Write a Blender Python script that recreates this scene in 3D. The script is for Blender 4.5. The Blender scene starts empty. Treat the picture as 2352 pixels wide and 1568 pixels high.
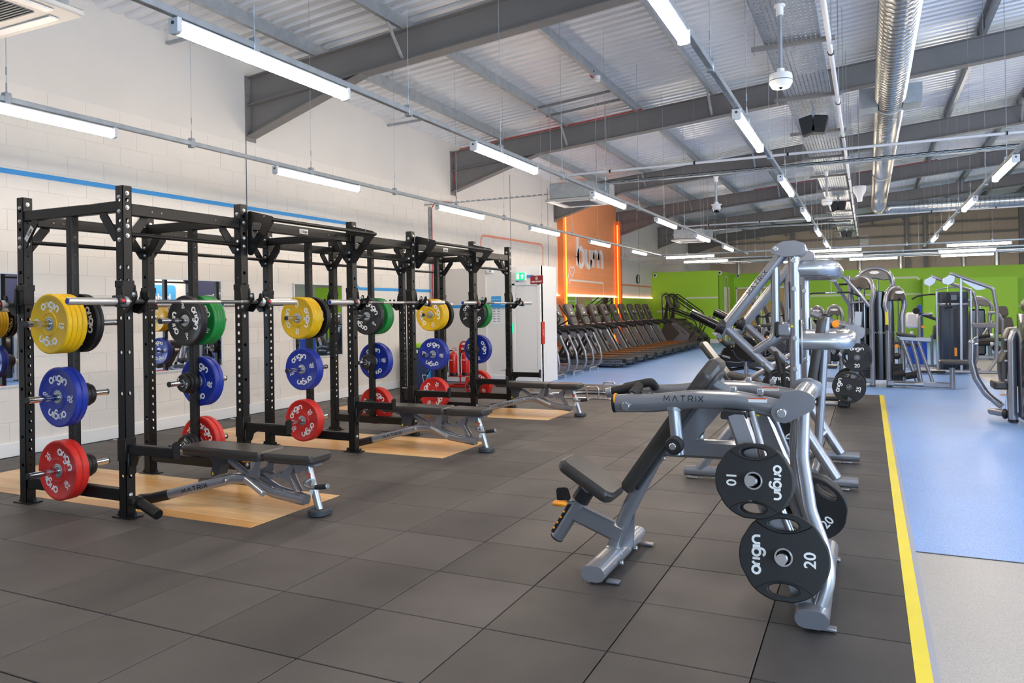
import bpy, math, random
from mathutils import Vector, Matrix, Euler
random.seed(7)
PI = math.pi
SC = bpy.context.scene
COL = SC.collection
# ------------------------------------------------------------------ camera
cam_d = bpy.data.cameras.new('camera'); cam = bpy.data.objects.new('camera', cam_d); COL.objects.link(cam)
cam_d.sensor_width = 36.0; cam_d.lens = 1737.165 * 36.0 / 2352.0
cam_d.shift_y = -(784.0 - 703.0) / 2352.0
cam_d.clip_start = 0.05; cam_d.clip_end = 200
_yaw, _pit, _rol = 0.4397, 0.005, -0.0156
_f = Vector((-math.sin(_yaw), math.cos(_yaw), 0)); _r = Vector((math.cos(_yaw), math.sin(_yaw), 0)); _u = Vector((0, 0, 1))
_f2 = _f * math.cos(_pit) + _u * math.sin(_pit); _u2 = _u * math.cos(_pit) - _f * math.sin(_pit)
_r3 = _r * math.cos(_rol) + _u2 * math.sin(_rol); _u3 = _u2 * math.cos(_rol) - _r * math.sin(_rol)
cam.matrix_world = Matrix(((_r3.x, _u3.x, -_f2.x, 0), (_r3.y, _u3.y, -_f2.y, 0), (_r3.z, _u3.z, -_f2.z, 1.4643), (0, 0, 0, 1)))
SC.camera = cam
# ------------------------------------------------------------------ world, daylight, exposure
wd = bpy.data.worlds.new('World'); SC.world = wd; wd.use_nodes = True
wd.node_tree.nodes['Background'].inputs[0].default_value = (0.62, 0.78, 1.0, 1)
wd.node_tree.nodes['Background'].inputs[1].default_value = 1.0
def area(name, loc, rot, sx, sy, power, color):
    l = bpy.data.lights.new(name, 'AREA'); l.shape = 'RECTANGLE'; l.size = sx; l.size_y = sy; l.energy = power; l.color = color
    o = bpy.data.objects.new(name, l); COL.objects.link(o); o.location = loc; o.rotation_euler = rot
    return o
# daylight entering through the shopfront glazing behind the camera and the side windows on the right
area('front_glazing_daylight', (6.5, -5.8, 2.1), (PI / 2, 0, 0), 11.0, 3.4, 900, (0.60, 0.78, 1.0))
area('side_window_daylight', (12.8, 3.0, 2.4), (0, PI / 2, 0), 3.0, 12.0, 1500, (0.55, 0.75, 1.0))
SC.view_settings.view_transform = 'Standard'; SC.view_settings.look = 'None'
SC.view_settings.gamma = 1.0; SC.view_settings.use_curve_mapping = False
SC.view_settings.exposure = -0.02
try:
    SC.cycles.max_bounces = 7; SC.cycles.diffuse_bounces = 4; SC.cycles.glossy_bounces = 3; SC.cycles.transmission_bounces = 4; SC.cycles.caustics_reflective = False; SC.cycles.caustics_refractive = False
except Exception: pass
LED_STRENGTH = 66.0
# ------------------------------------------------------------------ materials
def hexc(h):
    h = h.lstrip('#'); v = [int(h[i:i+2], 16) / 255 for i in (0, 2, 4)]
    return tuple(((c / 12.92) if c <= 0.04045 else ((c + 0.055) / 1.055) ** 2.4) for c in v) + (1,)
MATS = {}
def mat(name, col, rough=0.5, metal=0.0, noise=None, bump=None, emit=None, estr=0, spec=None, coat=0, trans=0, objvar=0):
    """Procedural principled material. noise=(scale, amount) varies colour; bump=(scale, strength); objvar varies value per object."""
    m = bpy.data.materials.new(name); m.use_nodes = True
    nt = m.node_tree; b = nt.nodes['Principled BSDF']
    c = hexc(col) if isinstance(col, str) else tuple(col) + (1,)
    b.inputs['Base Color'].default_value = c; b.inputs['Roughness'].default_value = rough; b.inputs['Metallic'].default_value = metal
    if spec is not None: b.inputs['Specular IOR Level'].default_value = spec
    if coat: b.inputs['Coat Weight'].default_value = coat; b.inputs['Coat Roughness'].default_value = 0.12
    if trans: b.inputs['Transmission Weight'].default_value = trans
    if emit: b.inputs['Emission Color'].default_value = hexc(emit); b.inputs['Emission Strength'].default_value = estr
    src = None
    if noise or bump or objvar:
        tc = nt.nodes.new('ShaderNodeTexCoord')
        geo = nt.nodes.new('ShaderNodeNewGeometry')
    if noise:
        n = nt.nodes.new('ShaderNodeTexNoise'); n.inputs['Scale'].default_value = noise[0]; n.inputs['Detail'].default_value = 5
        nt.links.new(geo.outputs['Position'], n.inputs['Vector'])
        mr = nt.nodes.new('ShaderNodeMapRange'); mr.inputs['From Min'].default_value = 0.3; mr.inputs['From Max'].default_value = 0.7
        mr.inputs['To Min'].default_value = 1 - noise[1]; mr.inputs['To Max'].default_value = 1 + noise[1]
        nt.links.new(n.outputs['Fac'], mr.inputs['Value']); src = mr.outputs[0]
    if objvar:
        oi = nt.nodes.new('ShaderNodeObjectInfo'); mr2 = nt.nodes.new('ShaderNodeMapRange')
        mr2.inputs['To Min'].default_value = 1 - objvar; mr2.inputs['To Max'].default_value = 1 + objvar
        nt.links.new(oi.outputs['Random'], mr2.inputs['Value'])
        if src is None: src = mr2.outputs[0]
        else:
            mm = nt.nodes.new('ShaderNodeMath'); mm.operation = 'MULTIPLY'
            nt.links.new(src, mm.inputs[0]); nt.links.new(mr2.outputs[0], mm.inputs[1]); src = mm.outputs[0]
    if src is not None:
        vm = nt.nodes.new('ShaderNodeVectorMath'); vm.operation = 'SCALE'; vm.inputs[0].default_value = c[:3]
        nt.links.new(src, vm.inputs['Scale']); nt.links.new(vm.outputs[0], b.inputs['Base Color'])
    if bump:
        n2 = nt.nodes.new('ShaderNodeTexNoise'); n2.inputs['Scale'].default_value = bump[0]; n2.inputs['Detail'].default_value = 4
        nt.links.new(geo.outputs['Position'], n2.inputs['Vector'])
        bp = nt.nodes.new('ShaderNodeBump'); bp.inputs['Strength'].default_value = bump[1]; bp.inputs['Distance'].default_value = 0.003
        nt.links.new(n2.outputs['Fac'], bp.inputs['Height']); nt.links.new(bp.outputs[0], b.inputs['Normal'])
    MATS[name] = m
    return m
mat('black_steel', '#0f0e0d', 0.42, 0.0, noise=(3, .08), spec=0.35)
mat('black_shiny', '#0d0d0e', 0.22, 0.0, coat=0.3)
mat('black_plastic', '#17171a', 0.45)
mat('black_rubber', '#1a1a1b', 0.62, noise=(6, .06))
mat('dark_grey_plastic', '#3a3a3e', 0.5)
mat('console_plastic', '#4b443f', 0.45)
mat('vinyl', '#3f3b38', 0.33, noise=(60, .05), bump=(400, .08))
mat('foam_grip', '#232120', 0.8, bump=(300, .2))
mat('silver', '#95969c', 0.28, 0.58, noise=(2, .03), coat=0.35)
mat('silver_light', '#acafb4', 0.25, 0.6, coat=0.3)
mat('chrome', '#d8d8da', 0.12, 1.0)
mat('bar_steel', '#c9c7c4', 0.36, 0.75)
mat('zinc', '#c6c8ca', 0.3, 0.9)
mat('galvanised', '#a9afb4', 0.38, 0.6, noise=(9, .12))
mat('duct_steel', '#c4c3bd', 0.27, 0.95, noise=(5, .05))
mat('beam_grey', '#7d7a79', 0.6, noise=(2, .05))
mat('roof_sheet', '#eef1f6', 0.3, 0.25, noise=(.7, .05))
mat('white_paint', '#e9e7e4', 0.55, noise=(1.2, .02), bump=(120, .12))
mat('wall_block', '#e0dad2', 0.6, noise=(2.2, .02), bump=(90, .25), objvar=.01)
mat('wall_upper', '#d9d4ce', 0.6, noise=(1.1, .03), bump=(60, .2))
mat('orange_block', '#ffa76f', 0.6, noise=(2, .03), bump=(90, .3))
mat('orange_paint', '#f98a48', 0.5)
mat('white_gloss', '#f0efed', 0.3)
mat('white_letter', '#f4f3f1', 0.4)
mat('white_plastic', '#e8e8e8', 0.4)
mat('ac_plastic', '#bcbab8', 0.45)
mat('light_body', '#d6d7da', 0.4)
mat('green_paint', '#a4da36', 0.55, noise=(.8, .03))
mat('pale_line', '#e4ecd0', 0.55)
mat('blue_line', '#2f94d8', 0.5)
mat('salmon_line', '#e58a70', 0.5)
mat('navy', '#1d2b5e', 0.45)
mat('bin_navy', '#1d3564', 0.4)
mat('sky_blue', '#3aa0e0', 0.45)
mat('red_paint', '#c8201c', 0.35, coat=.3)
mat('sign_red', '#8e1f24', 0.45)
mat('sign_green', '#18b378', 0.4, emit='#20c88a', estr=1.1)
mat('exit_white', '#ffffff', 0.4, emit='#ffffff', estr=1.6)
mat('plate_yellow', '#e3b40c', 0.45, noise=(8, .03))
mat('plate_blue', '#1b3296', 0.42, noise=(8, .04))
mat('plate_red', '#d22a24', 0.42, noise=(8, .03))
mat('plate_green', '#1d8a3c', 0.45, noise=(8, .04))
mat('plate_black', '#161516', 0.5, noise=(8, .06))
mat('grip_plate_black', '#171617', 0.52, noise=(10, .05))
mat('hub_steel', '#bdbfc0', 0.35, 0.7)
mat('orange_accent', '#f59a22', 0.4)
mat('yellow_tape', '#dfcd30', 0.5, noise=(3, .05))
mat('warn_yellow', '#e8d81c', 0.5)
mat('mirror', (0.93, 0.94, 0.94), 0.015, 1.0)
mat('glass_pane', (0.9, 0.95, 1.0), 0.02, 0, trans=1.0)
mat('led', '#ffffff', 0.5, emit='#ffefdc', estr=LED_STRENGTH)
mat('neon', '#ffa040', 0.5, emit='#ff9424', estr=3.0)
mat('warm_strip', '#ffd8bc', 0.5, emit='#ffc49c', estr=6.0)
mat('screen_dark', '#15181c', 0.2)
mat('cladding', '#b9aa9c', 0.6, noise=(1.5, .04))
mat('shroud_blue', '#2d3a4b', 0.4)
mat('shroud_black', '#141313', 0.15, coat=.4)
mat('bronze_shroud', '#6e675f', 0.35, 0.5)
mat('wood_ply', '#c9a76c', 0.5, noise=(5, .08))
mat('dark_red', '#7c1f1c', 0.5)
mat('cable_red', '#b32822', 0.5)
mat('cable_black', '#101010', 0.6)
mat('pipe_white', '#dfe1e6', 0.4)
mat('paper', '#e9edf0', 0.6)
mat('print_grey', '#5a5f66', 0.6)
mat('sticker_red', '#d65a3c', 0.5)
mat('foot_grey', '#3c4046', 0.6)
def rubber_tile_mat(name, col):
    m = mat(name, col, 0.55, noise=(1.6, .16), bump=(260, .35), objvar=.2)
    nt = m.node_tree; b = nt.nodes['Principled BSDF']
    geo = nt.nodes.new('ShaderNodeNewGeometry'); n = nt.nodes.new('ShaderNodeTexNoise'); n.inputs['Scale'].default_value = 2.3
    nt.links.new(geo.outputs['Position'], n.inputs['Vector'])
    mr = nt.nodes.new('ShaderNodeMapRange'); mr.inputs['To Min'].default_value = .42; mr.inputs['To Max'].default_value = .66
    nt.links.new(n.outputs['Fac'], mr.inputs['Value']); nt.links.new(mr.outputs[0], b.inputs['Roughness'])
rubber_tile_mat('rubber_tile', '#524d4a'); rubber_tile_mat('rubber_tile_new', '#373637')
def speckle_floor(name, c1, c2, scale=220):
    m = mat(name, c1, 0.38); nt = m.node_tree; b = nt.nodes['Principled BSDF']
    geo = nt.nodes.new('ShaderNodeNewGeometry')
    n = nt.nodes.new('ShaderNodeTexNoise'); n.inputs['Scale'].default_value = scale; n.inputs['Detail'].default_value = 2
    n2 = nt.nodes.new('ShaderNodeTexNoise'); n2.inputs['Scale'].default_value = .9; n2.inputs['Detail'].default_value = 3
    for q in (n, n2): nt.links.new(geo.outputs['Position'], q.inputs['Vector'])
    cr = nt.nodes.new('ShaderNodeValToRGB'); cr.color_ramp.elements[0].position = .44; cr.color_ramp.elements[1].position = .62
    cr.color_ramp.elements[0].color = hexc(c1); cr.color_ramp.elements[1].color = hexc(c2)
    nt.links.new(n.outputs['Fac'], cr.inputs[0])
    mr = nt.nodes.new('ShaderNodeMapRange'); mr.inputs['From Min'].default_value = .3; mr.inputs['From Max'].default_value = .7
    mr.inputs['To Min'].default_value = .94; mr.inputs['To Max'].default_value = 1.05
    nt.links.new(n2.outputs['Fac'], mr.inputs['Value'])
    vm = nt.nodes.new('ShaderNodeVectorMath'); vm.operation = 'SCALE'
    nt.links.new(cr.outputs[0], vm.inputs[0]); nt.links.new(mr.outputs[0], vm.inputs['Scale']); nt.links.new(vm.outputs[0], b.inputs['Base Color'])
speckle_floor('floor_blue', '#6c9ae0', '#a0c0ee'); speckle_floor('floor_grey', '#a3a2a1', '#bab9b7')
def wood_mat():
    m = mat('wood_plank', '#e0ad6c', 0.3); nt = m.node_tree; b = nt.nodes['Principled BSDF']
    geo = nt.nodes.new('ShaderNodeNewGeometry'); mp = nt.nodes.new('ShaderNodeMapping'); mp.inputs['Scale'].default_value = (1.2, 26, 26)
    nt.links.new(geo.outputs['Position'], mp.inputs['Vector'])
    oi = nt.nodes.new('ShaderNodeObjectInfo')
    n = nt.nodes.new('ShaderNodeTexNoise'); n.inputs['Scale'].default_value = 1.4; n.inputs['Detail'].default_value = 6
    nt.links.new(mp.outputs[0], n.inputs['Vector'])
    ad = nt.nodes.new('ShaderNodeMath'); ad.operation = 'MULTIPLY_ADD'; ad.inputs[1].default_value = .55; 
    nt.links.new(oi.outputs['Random'], ad.inputs[0]); nt.links.new(n.outputs['Fac'], ad.inputs[2])
    cr = nt.nodes.new('ShaderNodeValToRGB'); e = cr.color_ramp.elements
    e[0].position = .25; e[0].color = hexc('#f6d5a0'); e[1].position = 1.0; e[1].color = hexc('#dba25c')
    nt.links.new(ad.outputs[0], cr.inputs[0]); nt.links.new(cr.outputs[0], b.inputs['Base Color'])
wood_mat()
# ------------------------------------------------------------------ mesh building helpers
V = Vector
class MB:
    """collects polygons for ONE mesh object"""
    def __init__(s): s.v = []; s.f = []
    def add(s, vs, fs):
        o = len(s.v); s.v += [tuple(p) for p in vs]; s.f += [tuple(i + o for i in f) for f in fs]; return s
    def box(s, c, size, b=0.0, R=None):
        """box with chamfered edges; R optional 3x3 rotation"""
        hx, hy, hz = [d / 2 for d in size]; b = min(b, hx * .98, hy * .98, hz * .98)
        if b <= 0:
            vs = [V((x, y, z)) for x in (-hx, hx) for y in (-hy, hy) for z in (-hz, hz)]
            fs = [(0, 1, 3, 2), (4, 6, 7, 5), (0, 4, 5, 1), (2, 3, 7, 6), (0, 2, 6, 4), (1, 5, 7, 3)]
        else:
            vs = []; idx = {}
            for sx in (-1, 1):
                for sy in (-1, 1):
                    for sz in (-1, 1):
                        for k in range(3):
                            p = [sx * hx, sy * hy, sz * hz]
                            for j in range(3):
                                if j != k: p[j] -= (sx, sy, sz)[j] * b
                            idx[(sx, sy, sz, k)] = len(vs); vs.append(V(p))
            fs = []
            for k in range(3):
                a, c2 = [(1, 2), (2, 0), (0, 1)][k]
                for sgn in (-1, 1):
                    q = []
                    for (sa, sc) in ((-1, -1), (1, -1), (1, 1), (-1, 1)):
                        t = [0, 0, 0]; t[k] = sgn; t[a] = sa; t[c2] = sc; q.append(idx[(t[0], t[1], t[2], k)])
                    fs.append(tuple(q if sgn > 0 else q[::-1]))
            for k in range(3):       # edges along axis k
                a, c2 = [(1, 2), (2, 0), (0, 1)][k]
                for sa in (-1, 1):
                    for sc in (-1, 1):
                        q = []
                        for sk, f in ((-1, a), (1, a), (1, c2), (-1, c2)):
                            t = [0, 0, 0]; t[k] = sk; t[a] = sa; t[c2] = sc; q.append(idx[(t[0], t[1], t[2], f)])
                        fs.append(tuple(q))
            for sx in (-1, 1):
                for sy in (-1, 1):
                    for sz in (-1, 1): fs.append(tuple(idx[(sx, sy, sz, k)] for k in range(3)))
        c = V(c)
        if R is not None: vs = [R @ p for p in vs]
        return s.add([p + c for p in vs], fs)
    def sweep(s, pts, prof, closed=False, cap=True, up=None):
        """sweep a 2D profile (list of (a,b)) along a polyline; frame kept by parallel transport"""
        pts = [V(p) for p in pts]; n = len(pts); k = len(prof)
        tang = []
        for i in range(n):
            if closed: t = pts[(i + 1) % n] - pts[i - 1]
            elif i == 0: t = pts[1] - pts[0]
            elif i == n - 1: t = pts[-1] - pts[-2]
            else: t = (pts[i + 1] - pts[i]).normalized() + (pts[i] - pts[i - 1]).normalized()
            tang.append(t.normalized())
        u = V(up) if up else (V((0, 0, 1)) if abs(tang[0].z) < .9 else V((0, 1, 0)))
        a = u.cross(tang[0]).normalized(); b = tang[0].cross(a).normalized()
        o = len(s.v)
        for i in range(n):
            if i:
                q = tang[i - 1].rotation_difference(tang[i]); a = (q @ a); a = (a - tang[i] * a.dot(tang[i])).normalized(); b = tang[i].cross(a).normalized()
            for (x, y) in prof: s.v.append(tuple(pts[i] + a * x + b * y))
        m = n if closed else n - 1
        for i in range(m):
            i2 = (i + 1) % n
            for j in range(k):
                j2 = (j + 1) % k
                s.f.append((o + i * k + j, o + i * k + j2, o + i2 * k + j2, o + i2 * k + j))
        if cap and not closed:
            s.f.append(tuple(o + j for j in range(k))[::-1]); s.f.append(tuple(o + (n - 1) * k + j for j in range(k)))
        return s
    def tube(s, pts, r, seg=12, fil=0.0, closed=False, nb=6):
        p = fillet(pts, fil, nb) if fil else pts
        return s.sweep(p, [(r * math.cos(2 * PI * i / seg), r * math.sin(2 * PI * i / seg)) for i in range(seg)], closed)
    def flat(s, pts, w, h, fil=0.0, seg=5, up=None, nb=6):
        """flat-oval tube: width w (sideways), height h"""
        p = fillet(pts, fil, nb) if fil else pts
        r = min(w, h) / 2; prof = []
        if w >= h:
            for i in range(seg + 1): t = -PI / 2 + PI * i / seg; prof.append((w / 2 - r + r * math.cos(t), r * math.sin(t)))
            for i in range(seg + 1): t = PI / 2 + PI * i / seg; prof.append((-w / 2 + r + r * math.cos(t), r * math.sin(t)))
        else:
            for i in range(seg + 1): t = PI * i / seg; prof.append((r * math.cos(t), h / 2 - r + r * math.sin(t)))
            for i in range(seg + 1): t = PI + PI * i / seg; prof.append((r * math.cos(t), -h / 2 + r + r * math.sin(t)))
        return s.sweep(p, prof, up=up)
    def rect(s, pts, w, h, b=.006, fil=0.0, up=None, nb=6):
        p = fillet(pts, fil, nb) if fil else pts
        x, y = w / 2, h / 2; b = min(b, x * .9, y * .9)
        return s.sweep(p, [(x, -y + b), (x, y - b), (x - b, y), (-x + b, y), (-x, y - b), (-x, -y + b), (-x + b, -y), (x - b, -y)], up=up)
    def cyl(s, p0, p1, r, seg=14, r2=None, bev=0.0):
        p0, p1 = V(p0), V(p1); d = (p1 - p0); L = d.length; d.normalize()
        prof = [(0, 0), (r - bev, 0), (r, bev), (r2 if r2 else r, L - bev), ((r2 if r2 else r) - bev, L), (0, L)] if bev else [(0, 0), (r, 0), (r2 if r2 else r, L), (0, L)]
        return s.lathe(prof, p0, d, seg)
    def lathe(s, prof, o, axis, seg=24):
        """prof: list of (radius, distance along axis)"""
        o = V(o); ax = V(axis).normalized(); a = ax.orthogonal().normalized(); b = ax.cross(a)
        base = len(s.v); rings = []
        for (r, t) in prof:
            if r < 1e-6: rings.append([len(s.v)]); s.v.append(tuple(o + ax * t))
            else:
                rings.append([len(s.v) + j for j in range(seg)])
                for j in range(seg):
                    w = 2 * PI * j / seg; s.v.append(tuple(o + ax * t + (a * math.cos(w) + b * math.sin(w)) * r))
        for i in range(len(rings) - 1):
            A, B = rings[i], rings[i + 1]
            for j in range(seg):
                j2 = (j + 1) % seg
                if len(A) == 1 and len(B) == 1: continue
                if len(A) == 1: s.f.append((A[0], B[j2], B[j]))
                elif len(B) == 1: s.f.append((A[j], A[j2], B[0]))
                else: s.f.append((A[j], A[j2], B[j2], B[j]))
        return s
    def sphere(s, c, r, seg=14, rings=8, sc=(1, 1, 1)):
        c = V(c); o = len(s.v); vs = [V((0, 0, r * sc[2]))]
        for i in range(1, rings):
            t = PI * i / rings
            for j in range(seg):
                p = 2 * PI * j / seg; vs.append(V((r * sc[0] * math.sin(t) * math.cos(p), r * sc[1] * math.sin(t) * math.sin(p), r * sc[2] * math.cos(t))))
        vs.append(V((0, 0, -r * sc[2]))); fs = []
        for j in range(seg): fs.append((0, 1 + j, 1 + (j + 1) % seg)); fs.append((len(vs) - 1, 1 + (rings - 2) * seg + (j + 1) % seg, 1 + (rings - 2) * seg + j))
        for i in range(rings - 2):
            for j in range(seg): a = 1 + i * seg + j; b = 1 + i * seg + (j + 1) % seg; fs.append((a, a + seg, b + seg, b))
        return s.add([p + c for p in vs], fs)
    def prism(s, poly, o, ax, ay, depth, bev=0.0):
        """extrude polygon (2D pts, ccw) placed with axes ax, ay at o; thickness along ax x ay, centred"""
        o = V(o); ax = V(ax).normalized(); ay = V(ay).normalized(); n = ax.cross(ay); k = len(poly); L = []
        if bev:
            cx = sum(p[0] for p in poly) / k; cy = sum(p[1] for p in poly) / k
            ins = [(p[0] + (cx - p[0]) * bev / max(1e-6, math.hypot(p[0] - cx, p[1] - cy)), p[1] + (cy - p[1]) * bev / max(1e-6, math.hypot(p[0] - cx, p[1] - cy))) for p in poly]
            L = [(ins, -depth / 2), (poly, -depth / 2 + bev), (poly, depth / 2 - bev), (ins, depth / 2)]
        else: L = [(poly, -depth / 2), (poly, depth / 2)]
        b = len(s.v)
        for (pp, z) in L:
            for p in pp: s.v.append(tuple(o + ax * p[0] + ay * p[1] + n * z))
        for i in range(len(L) - 1):
            for j in range(k): j2 = (j + 1) % k; s.f.append((b + i * k + j, b + i * k + j2, b + (i + 1) * k + j2, b + (i + 1) * k + j))
        s.f.append(tuple(b + j for j in range(k))[::-1]); s.f.append(tuple(b + (len(L) - 1) * k + j for j in range(k)))
        return s
    def mesh(s, name, m, smooth=38):
        me = bpy.data.meshes.new(name); me.from_pydata(s.v, [], s.f)
        finish(me, m, smooth)
        return me
def finish(me, m, smooth=38):
    import bmesh
    bm = bmesh.new(); bm.from_mesh(me); bmesh.ops.recalc_face_normals(bm, faces=bm.faces); bm.to_mesh(me); bm.free()
    me.materials.clear(); me.materials.append(MATS[m] if isinstance(m, str) else m)
    if smooth:
        me.polygons.foreach_set('use_smooth', [True] * len(me.polygons))
        try: me.set_sharp_from_angle(angle=math.radians(smooth))
        except Exception: pass
    me.update()
def fillet(pts, r, nb=6):
    pts = [V(p) for p in pts]; out = [pts[0]]
    for i in range(1, len(pts) - 1):
        a, p, b = pts[i - 1], pts[i], pts[i + 1]; d1 = (a - p); d2 = (b - p); l1, l2 = d1.length, d2.length; d1.normalize(); d2.normalize()
        ang = d1.angle(d2)
        if ang > PI - .03: out.append(p); continue
        t = min(r / math.tan(ang / 2), l1 * .48, l2 * .48); rr = t * math.tan(ang / 2)
        c = p + (d1 + d2).normalized() * (rr / math.sin(ang / 2)); s0 = p + d1 * t - c; s1 = p + d2 * t - c; tot = s0.angle(s1); axn = s0.cross(s1).normalized()
        for k in range(nb + 1): out.append(c + Matrix.Rotation(tot * k / nb, 3, axn) @ s0)
    out.append(pts[-1]); return out
def circ(r, n=16, cx=0, cy=0, rx=None, a0=0): return [(cx + (rx or r) * math.cos(a0 + 2 * PI * i / n), cy + r * math.sin(a0 + 2 * PI * i / n)) for i in range(n)]
def rrect(w, h, r, n=4, cx=0, cy=0):
    o = []
    for (sx, sy, a) in ((1, 1, 0), (-1, 1, PI / 2), (-1, -1, PI), (1, -1, 1.5 * PI)):
        for i in range(n + 1): t = a + PI / 2 * i / n; o.append((cx + sx * (w / 2 - r) + r * math.cos(t), cy + sy * (h / 2 - r) + r * math.sin(t)))
    return o
def roundpoly(pts, r, n=4):
    p3 = [V((x, y, 0)) for x, y in pts]; out = []
    for i in range(len(p3)):
        f = fillet([p3[i - 1], p3[i], p3[(i + 1) % len(p3)]], r, n)
        out += [(q.x, q.y) for q in f[1:-1]]
    return out
def holed(name, loops, depth, m, bev=0.0, M=None, smooth=38):
    """solid plate from 2D outline loops (first outer, the rest holes) in local XY, thickness along Z centred"""
    cu = bpy.data.curves.new(name, 'CURVE'); cu.dimensions = '2D'; cu.fill_mode = 'BOTH'; cu.extrude = max(0, depth / 2 - bev); cu.bevel_depth = bev; cu.bevel_resolution = 1; cu.offset = -bev
    for lp in loops:
        sp = cu.splines.new('POLY'); sp.points.add(len(lp) - 1); sp.use_cyclic_u = True
        for q, p in zip(sp.points, lp): q.co = (p[0], p[1], 0, 1)
    ob = bpy.data.objects.new(name, cu); COL.objects.link(ob)
    dg = bpy.context.evaluated_depsgraph_get(); me = bpy.data.meshes.new_from_object(ob.evaluated_get(dg))
    bpy.data.objects.remove(ob); bpy.data.curves.remove(cu)
    if M is not None: me.transform(M)
    finish(me, m, smooth); return me
def frame(o, ax, ay):
    ax = V(ax).normalized(); ay = V(ay).normalized(); n = ax.cross(ay); o = V(o)
    return Matrix(((ax.x, ay.x, n.x, o.x), (ax.y, ay.y, n.y, o.y), (ax.z, ay.z, n.z, o.z), (0, 0, 0, 1)))
def join(name, meshes, m, smooth=38):
    vs, fs = [], []
    for me in meshes:
        o = len(vs); vs += [tuple(v.co) for v in me.vertices]; fs += [tuple(i + o for i in p.vertices) for p in me.polygons]
    b = MB(); b.v = vs; b.f = fs; return b.mesh(name, m, smooth)
# ---------------------------------------------------------------- lettering
def text_mesh(s, size, m, M=None, bold=0.0, depth=0.0, align='CENTER', width=None):
    cu = bpy.data.curves.new('lettering', 'FONT'); cu.body = s; cu.size = size; cu.align_x = align; cu.align_y = 'CENTER'; cu.offset = bold; cu.extrude = depth
    cu.resolution_u = 3
    ob = bpy.data.objects.new('lettering', cu); COL.objects.link(ob)
    dg = bpy.context.evaluated_depsgraph_get(); me = bpy.data.meshes.new_from_object(ob.evaluated_get(dg))
    bpy.data.objects.remove(ob); bpy.data.curves.remove(cu)
    if width and len(me.vertices):
        xs = [v.co.x for v in me.vertices]; w = max(xs) - min(xs); me.transform(Matrix.Diagonal((width / w, 1, 1, 1)))
    if M is not None: me.transform(M)
    me.materials.clear(); me.materials.append(MATS[m]); me.update(); return me
def arc(cx, cy, r, a0, a1, n=10, ry=None): return [(cx + r * math.cos(math.radians(a0 + (a1 - a0) * i / n)), cy + (ry or r) * math.sin(math.radians(a0 + (a1 - a0) * i / n))) for i in range(n + 1)]
def strokes(lines, w, m, M, name='lettering', depth=0.0):
    """thick strokes as flat (or raised) ribbons in local XY"""
    b = MB(); M = M or Matrix()
    X, Y, N = M.col[0].xyz, M.col[1].xyz, M.col[2].xyz
    for ln in lines:
        closed = len(ln) > 2 and math.hypot(ln[0][0] - ln[-1][0], ln[0][1] - ln[-1][1]) < 1e-6
        p = ln[:-1] if closed else ln; n = len(p); L, R = [], []
        for i in range(n):
            if closed: a, c = p[i - 1], p[(i + 1) % n]
            else: a, c = p[max(0, i - 1)], p[min(n - 1, i + 1)]
            q = p[i]; d1 = V((q[0] - a[0], q[1] - a[1])); d2 = V((c[0] - q[0], c[1] - q[1]))
            if d1.length < 1e-9: d1 = d2
            if d2.length < 1e-9: d2 = d1
            d1.normalize(); d2.normalize(); t = (d1 + d2); t = t.normalized() if t.length > 1e-6 else d1
            k = 1 / max(.5, t.dot(d1)); nx, ny = -t.y * w / 2 * k, t.x * w / 2 * k
            L.append((q[0] + nx, q[1] + ny)); R.append((q[0] - nx, q[1] - ny))
        o = len(b.v); zs = (depth, 0) if depth else (0,)
        for z in zs:
            for q in L + R: b.v.append(tuple(M @ V((q[0], q[1], z))))
        m2 = n if closed else n - 1
        for i in range(m2):
            j = (i + 1) % n; b.f.append((o + i, o + j, o + n + j, o + n + i))
            if depth:
                k2 = o + 2 * n; b.f.append((o + i, k2 + i, k2 + j, o + j)); b.f.append((o + n + i, o + n + j, k2 + n + j, k2 + n + i))
        if depth and not closed:
            for e in (0, n - 1): b.f.append((o + e, o + n + e, o + 3 * n + e, o + 2 * n + e))
    return b.mesh(name, m, 0)
def origin_lines(s, cx=0, cy=0, bend=0.0):
    """the rounded lower-case word on the plates; s = x-height. dotless i. bend = radius for curved text"""
    ls = []; x = 0; r = s / 2
    ls.append(arc(x + r, r, r, 90, 450, 16)); x += s * 1.24
    ls.append([(x, 0), (x, s * .55)] + arc(x + r * .95, s * .52, r * .95, 180, 105, 5)); x += s * .74
    ls.append([(x, 0), (x, s)]); x += s * .37
    ls.append(arc(x + r, r, r, 90, 450, 16)); ls.append([(x + s, s), (x + s, -s * .12)] + arc(x + r, -s * .12, r, 0, -150, 7)); x += s * 1.3
    ls.append([(x, 0), (x, s)]); x += s * .37
    ls.append([(x, 0), (x, s * .5)] + arc(x + r, s * .5, r, 180, 0, 8) + [(x + s, 0)]); x += s
    out = []
    for l in ls:
        q = [(a - x / 2, b - s / 2) for a, b in l]
        if bend: q = [((bend + b) * math.sin(a / bend), (bend + b) * math.cos(a / bend) - bend) for a, b in q]
        out.append([(a + cx, b + cy) for a, b in q])
    return out
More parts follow.
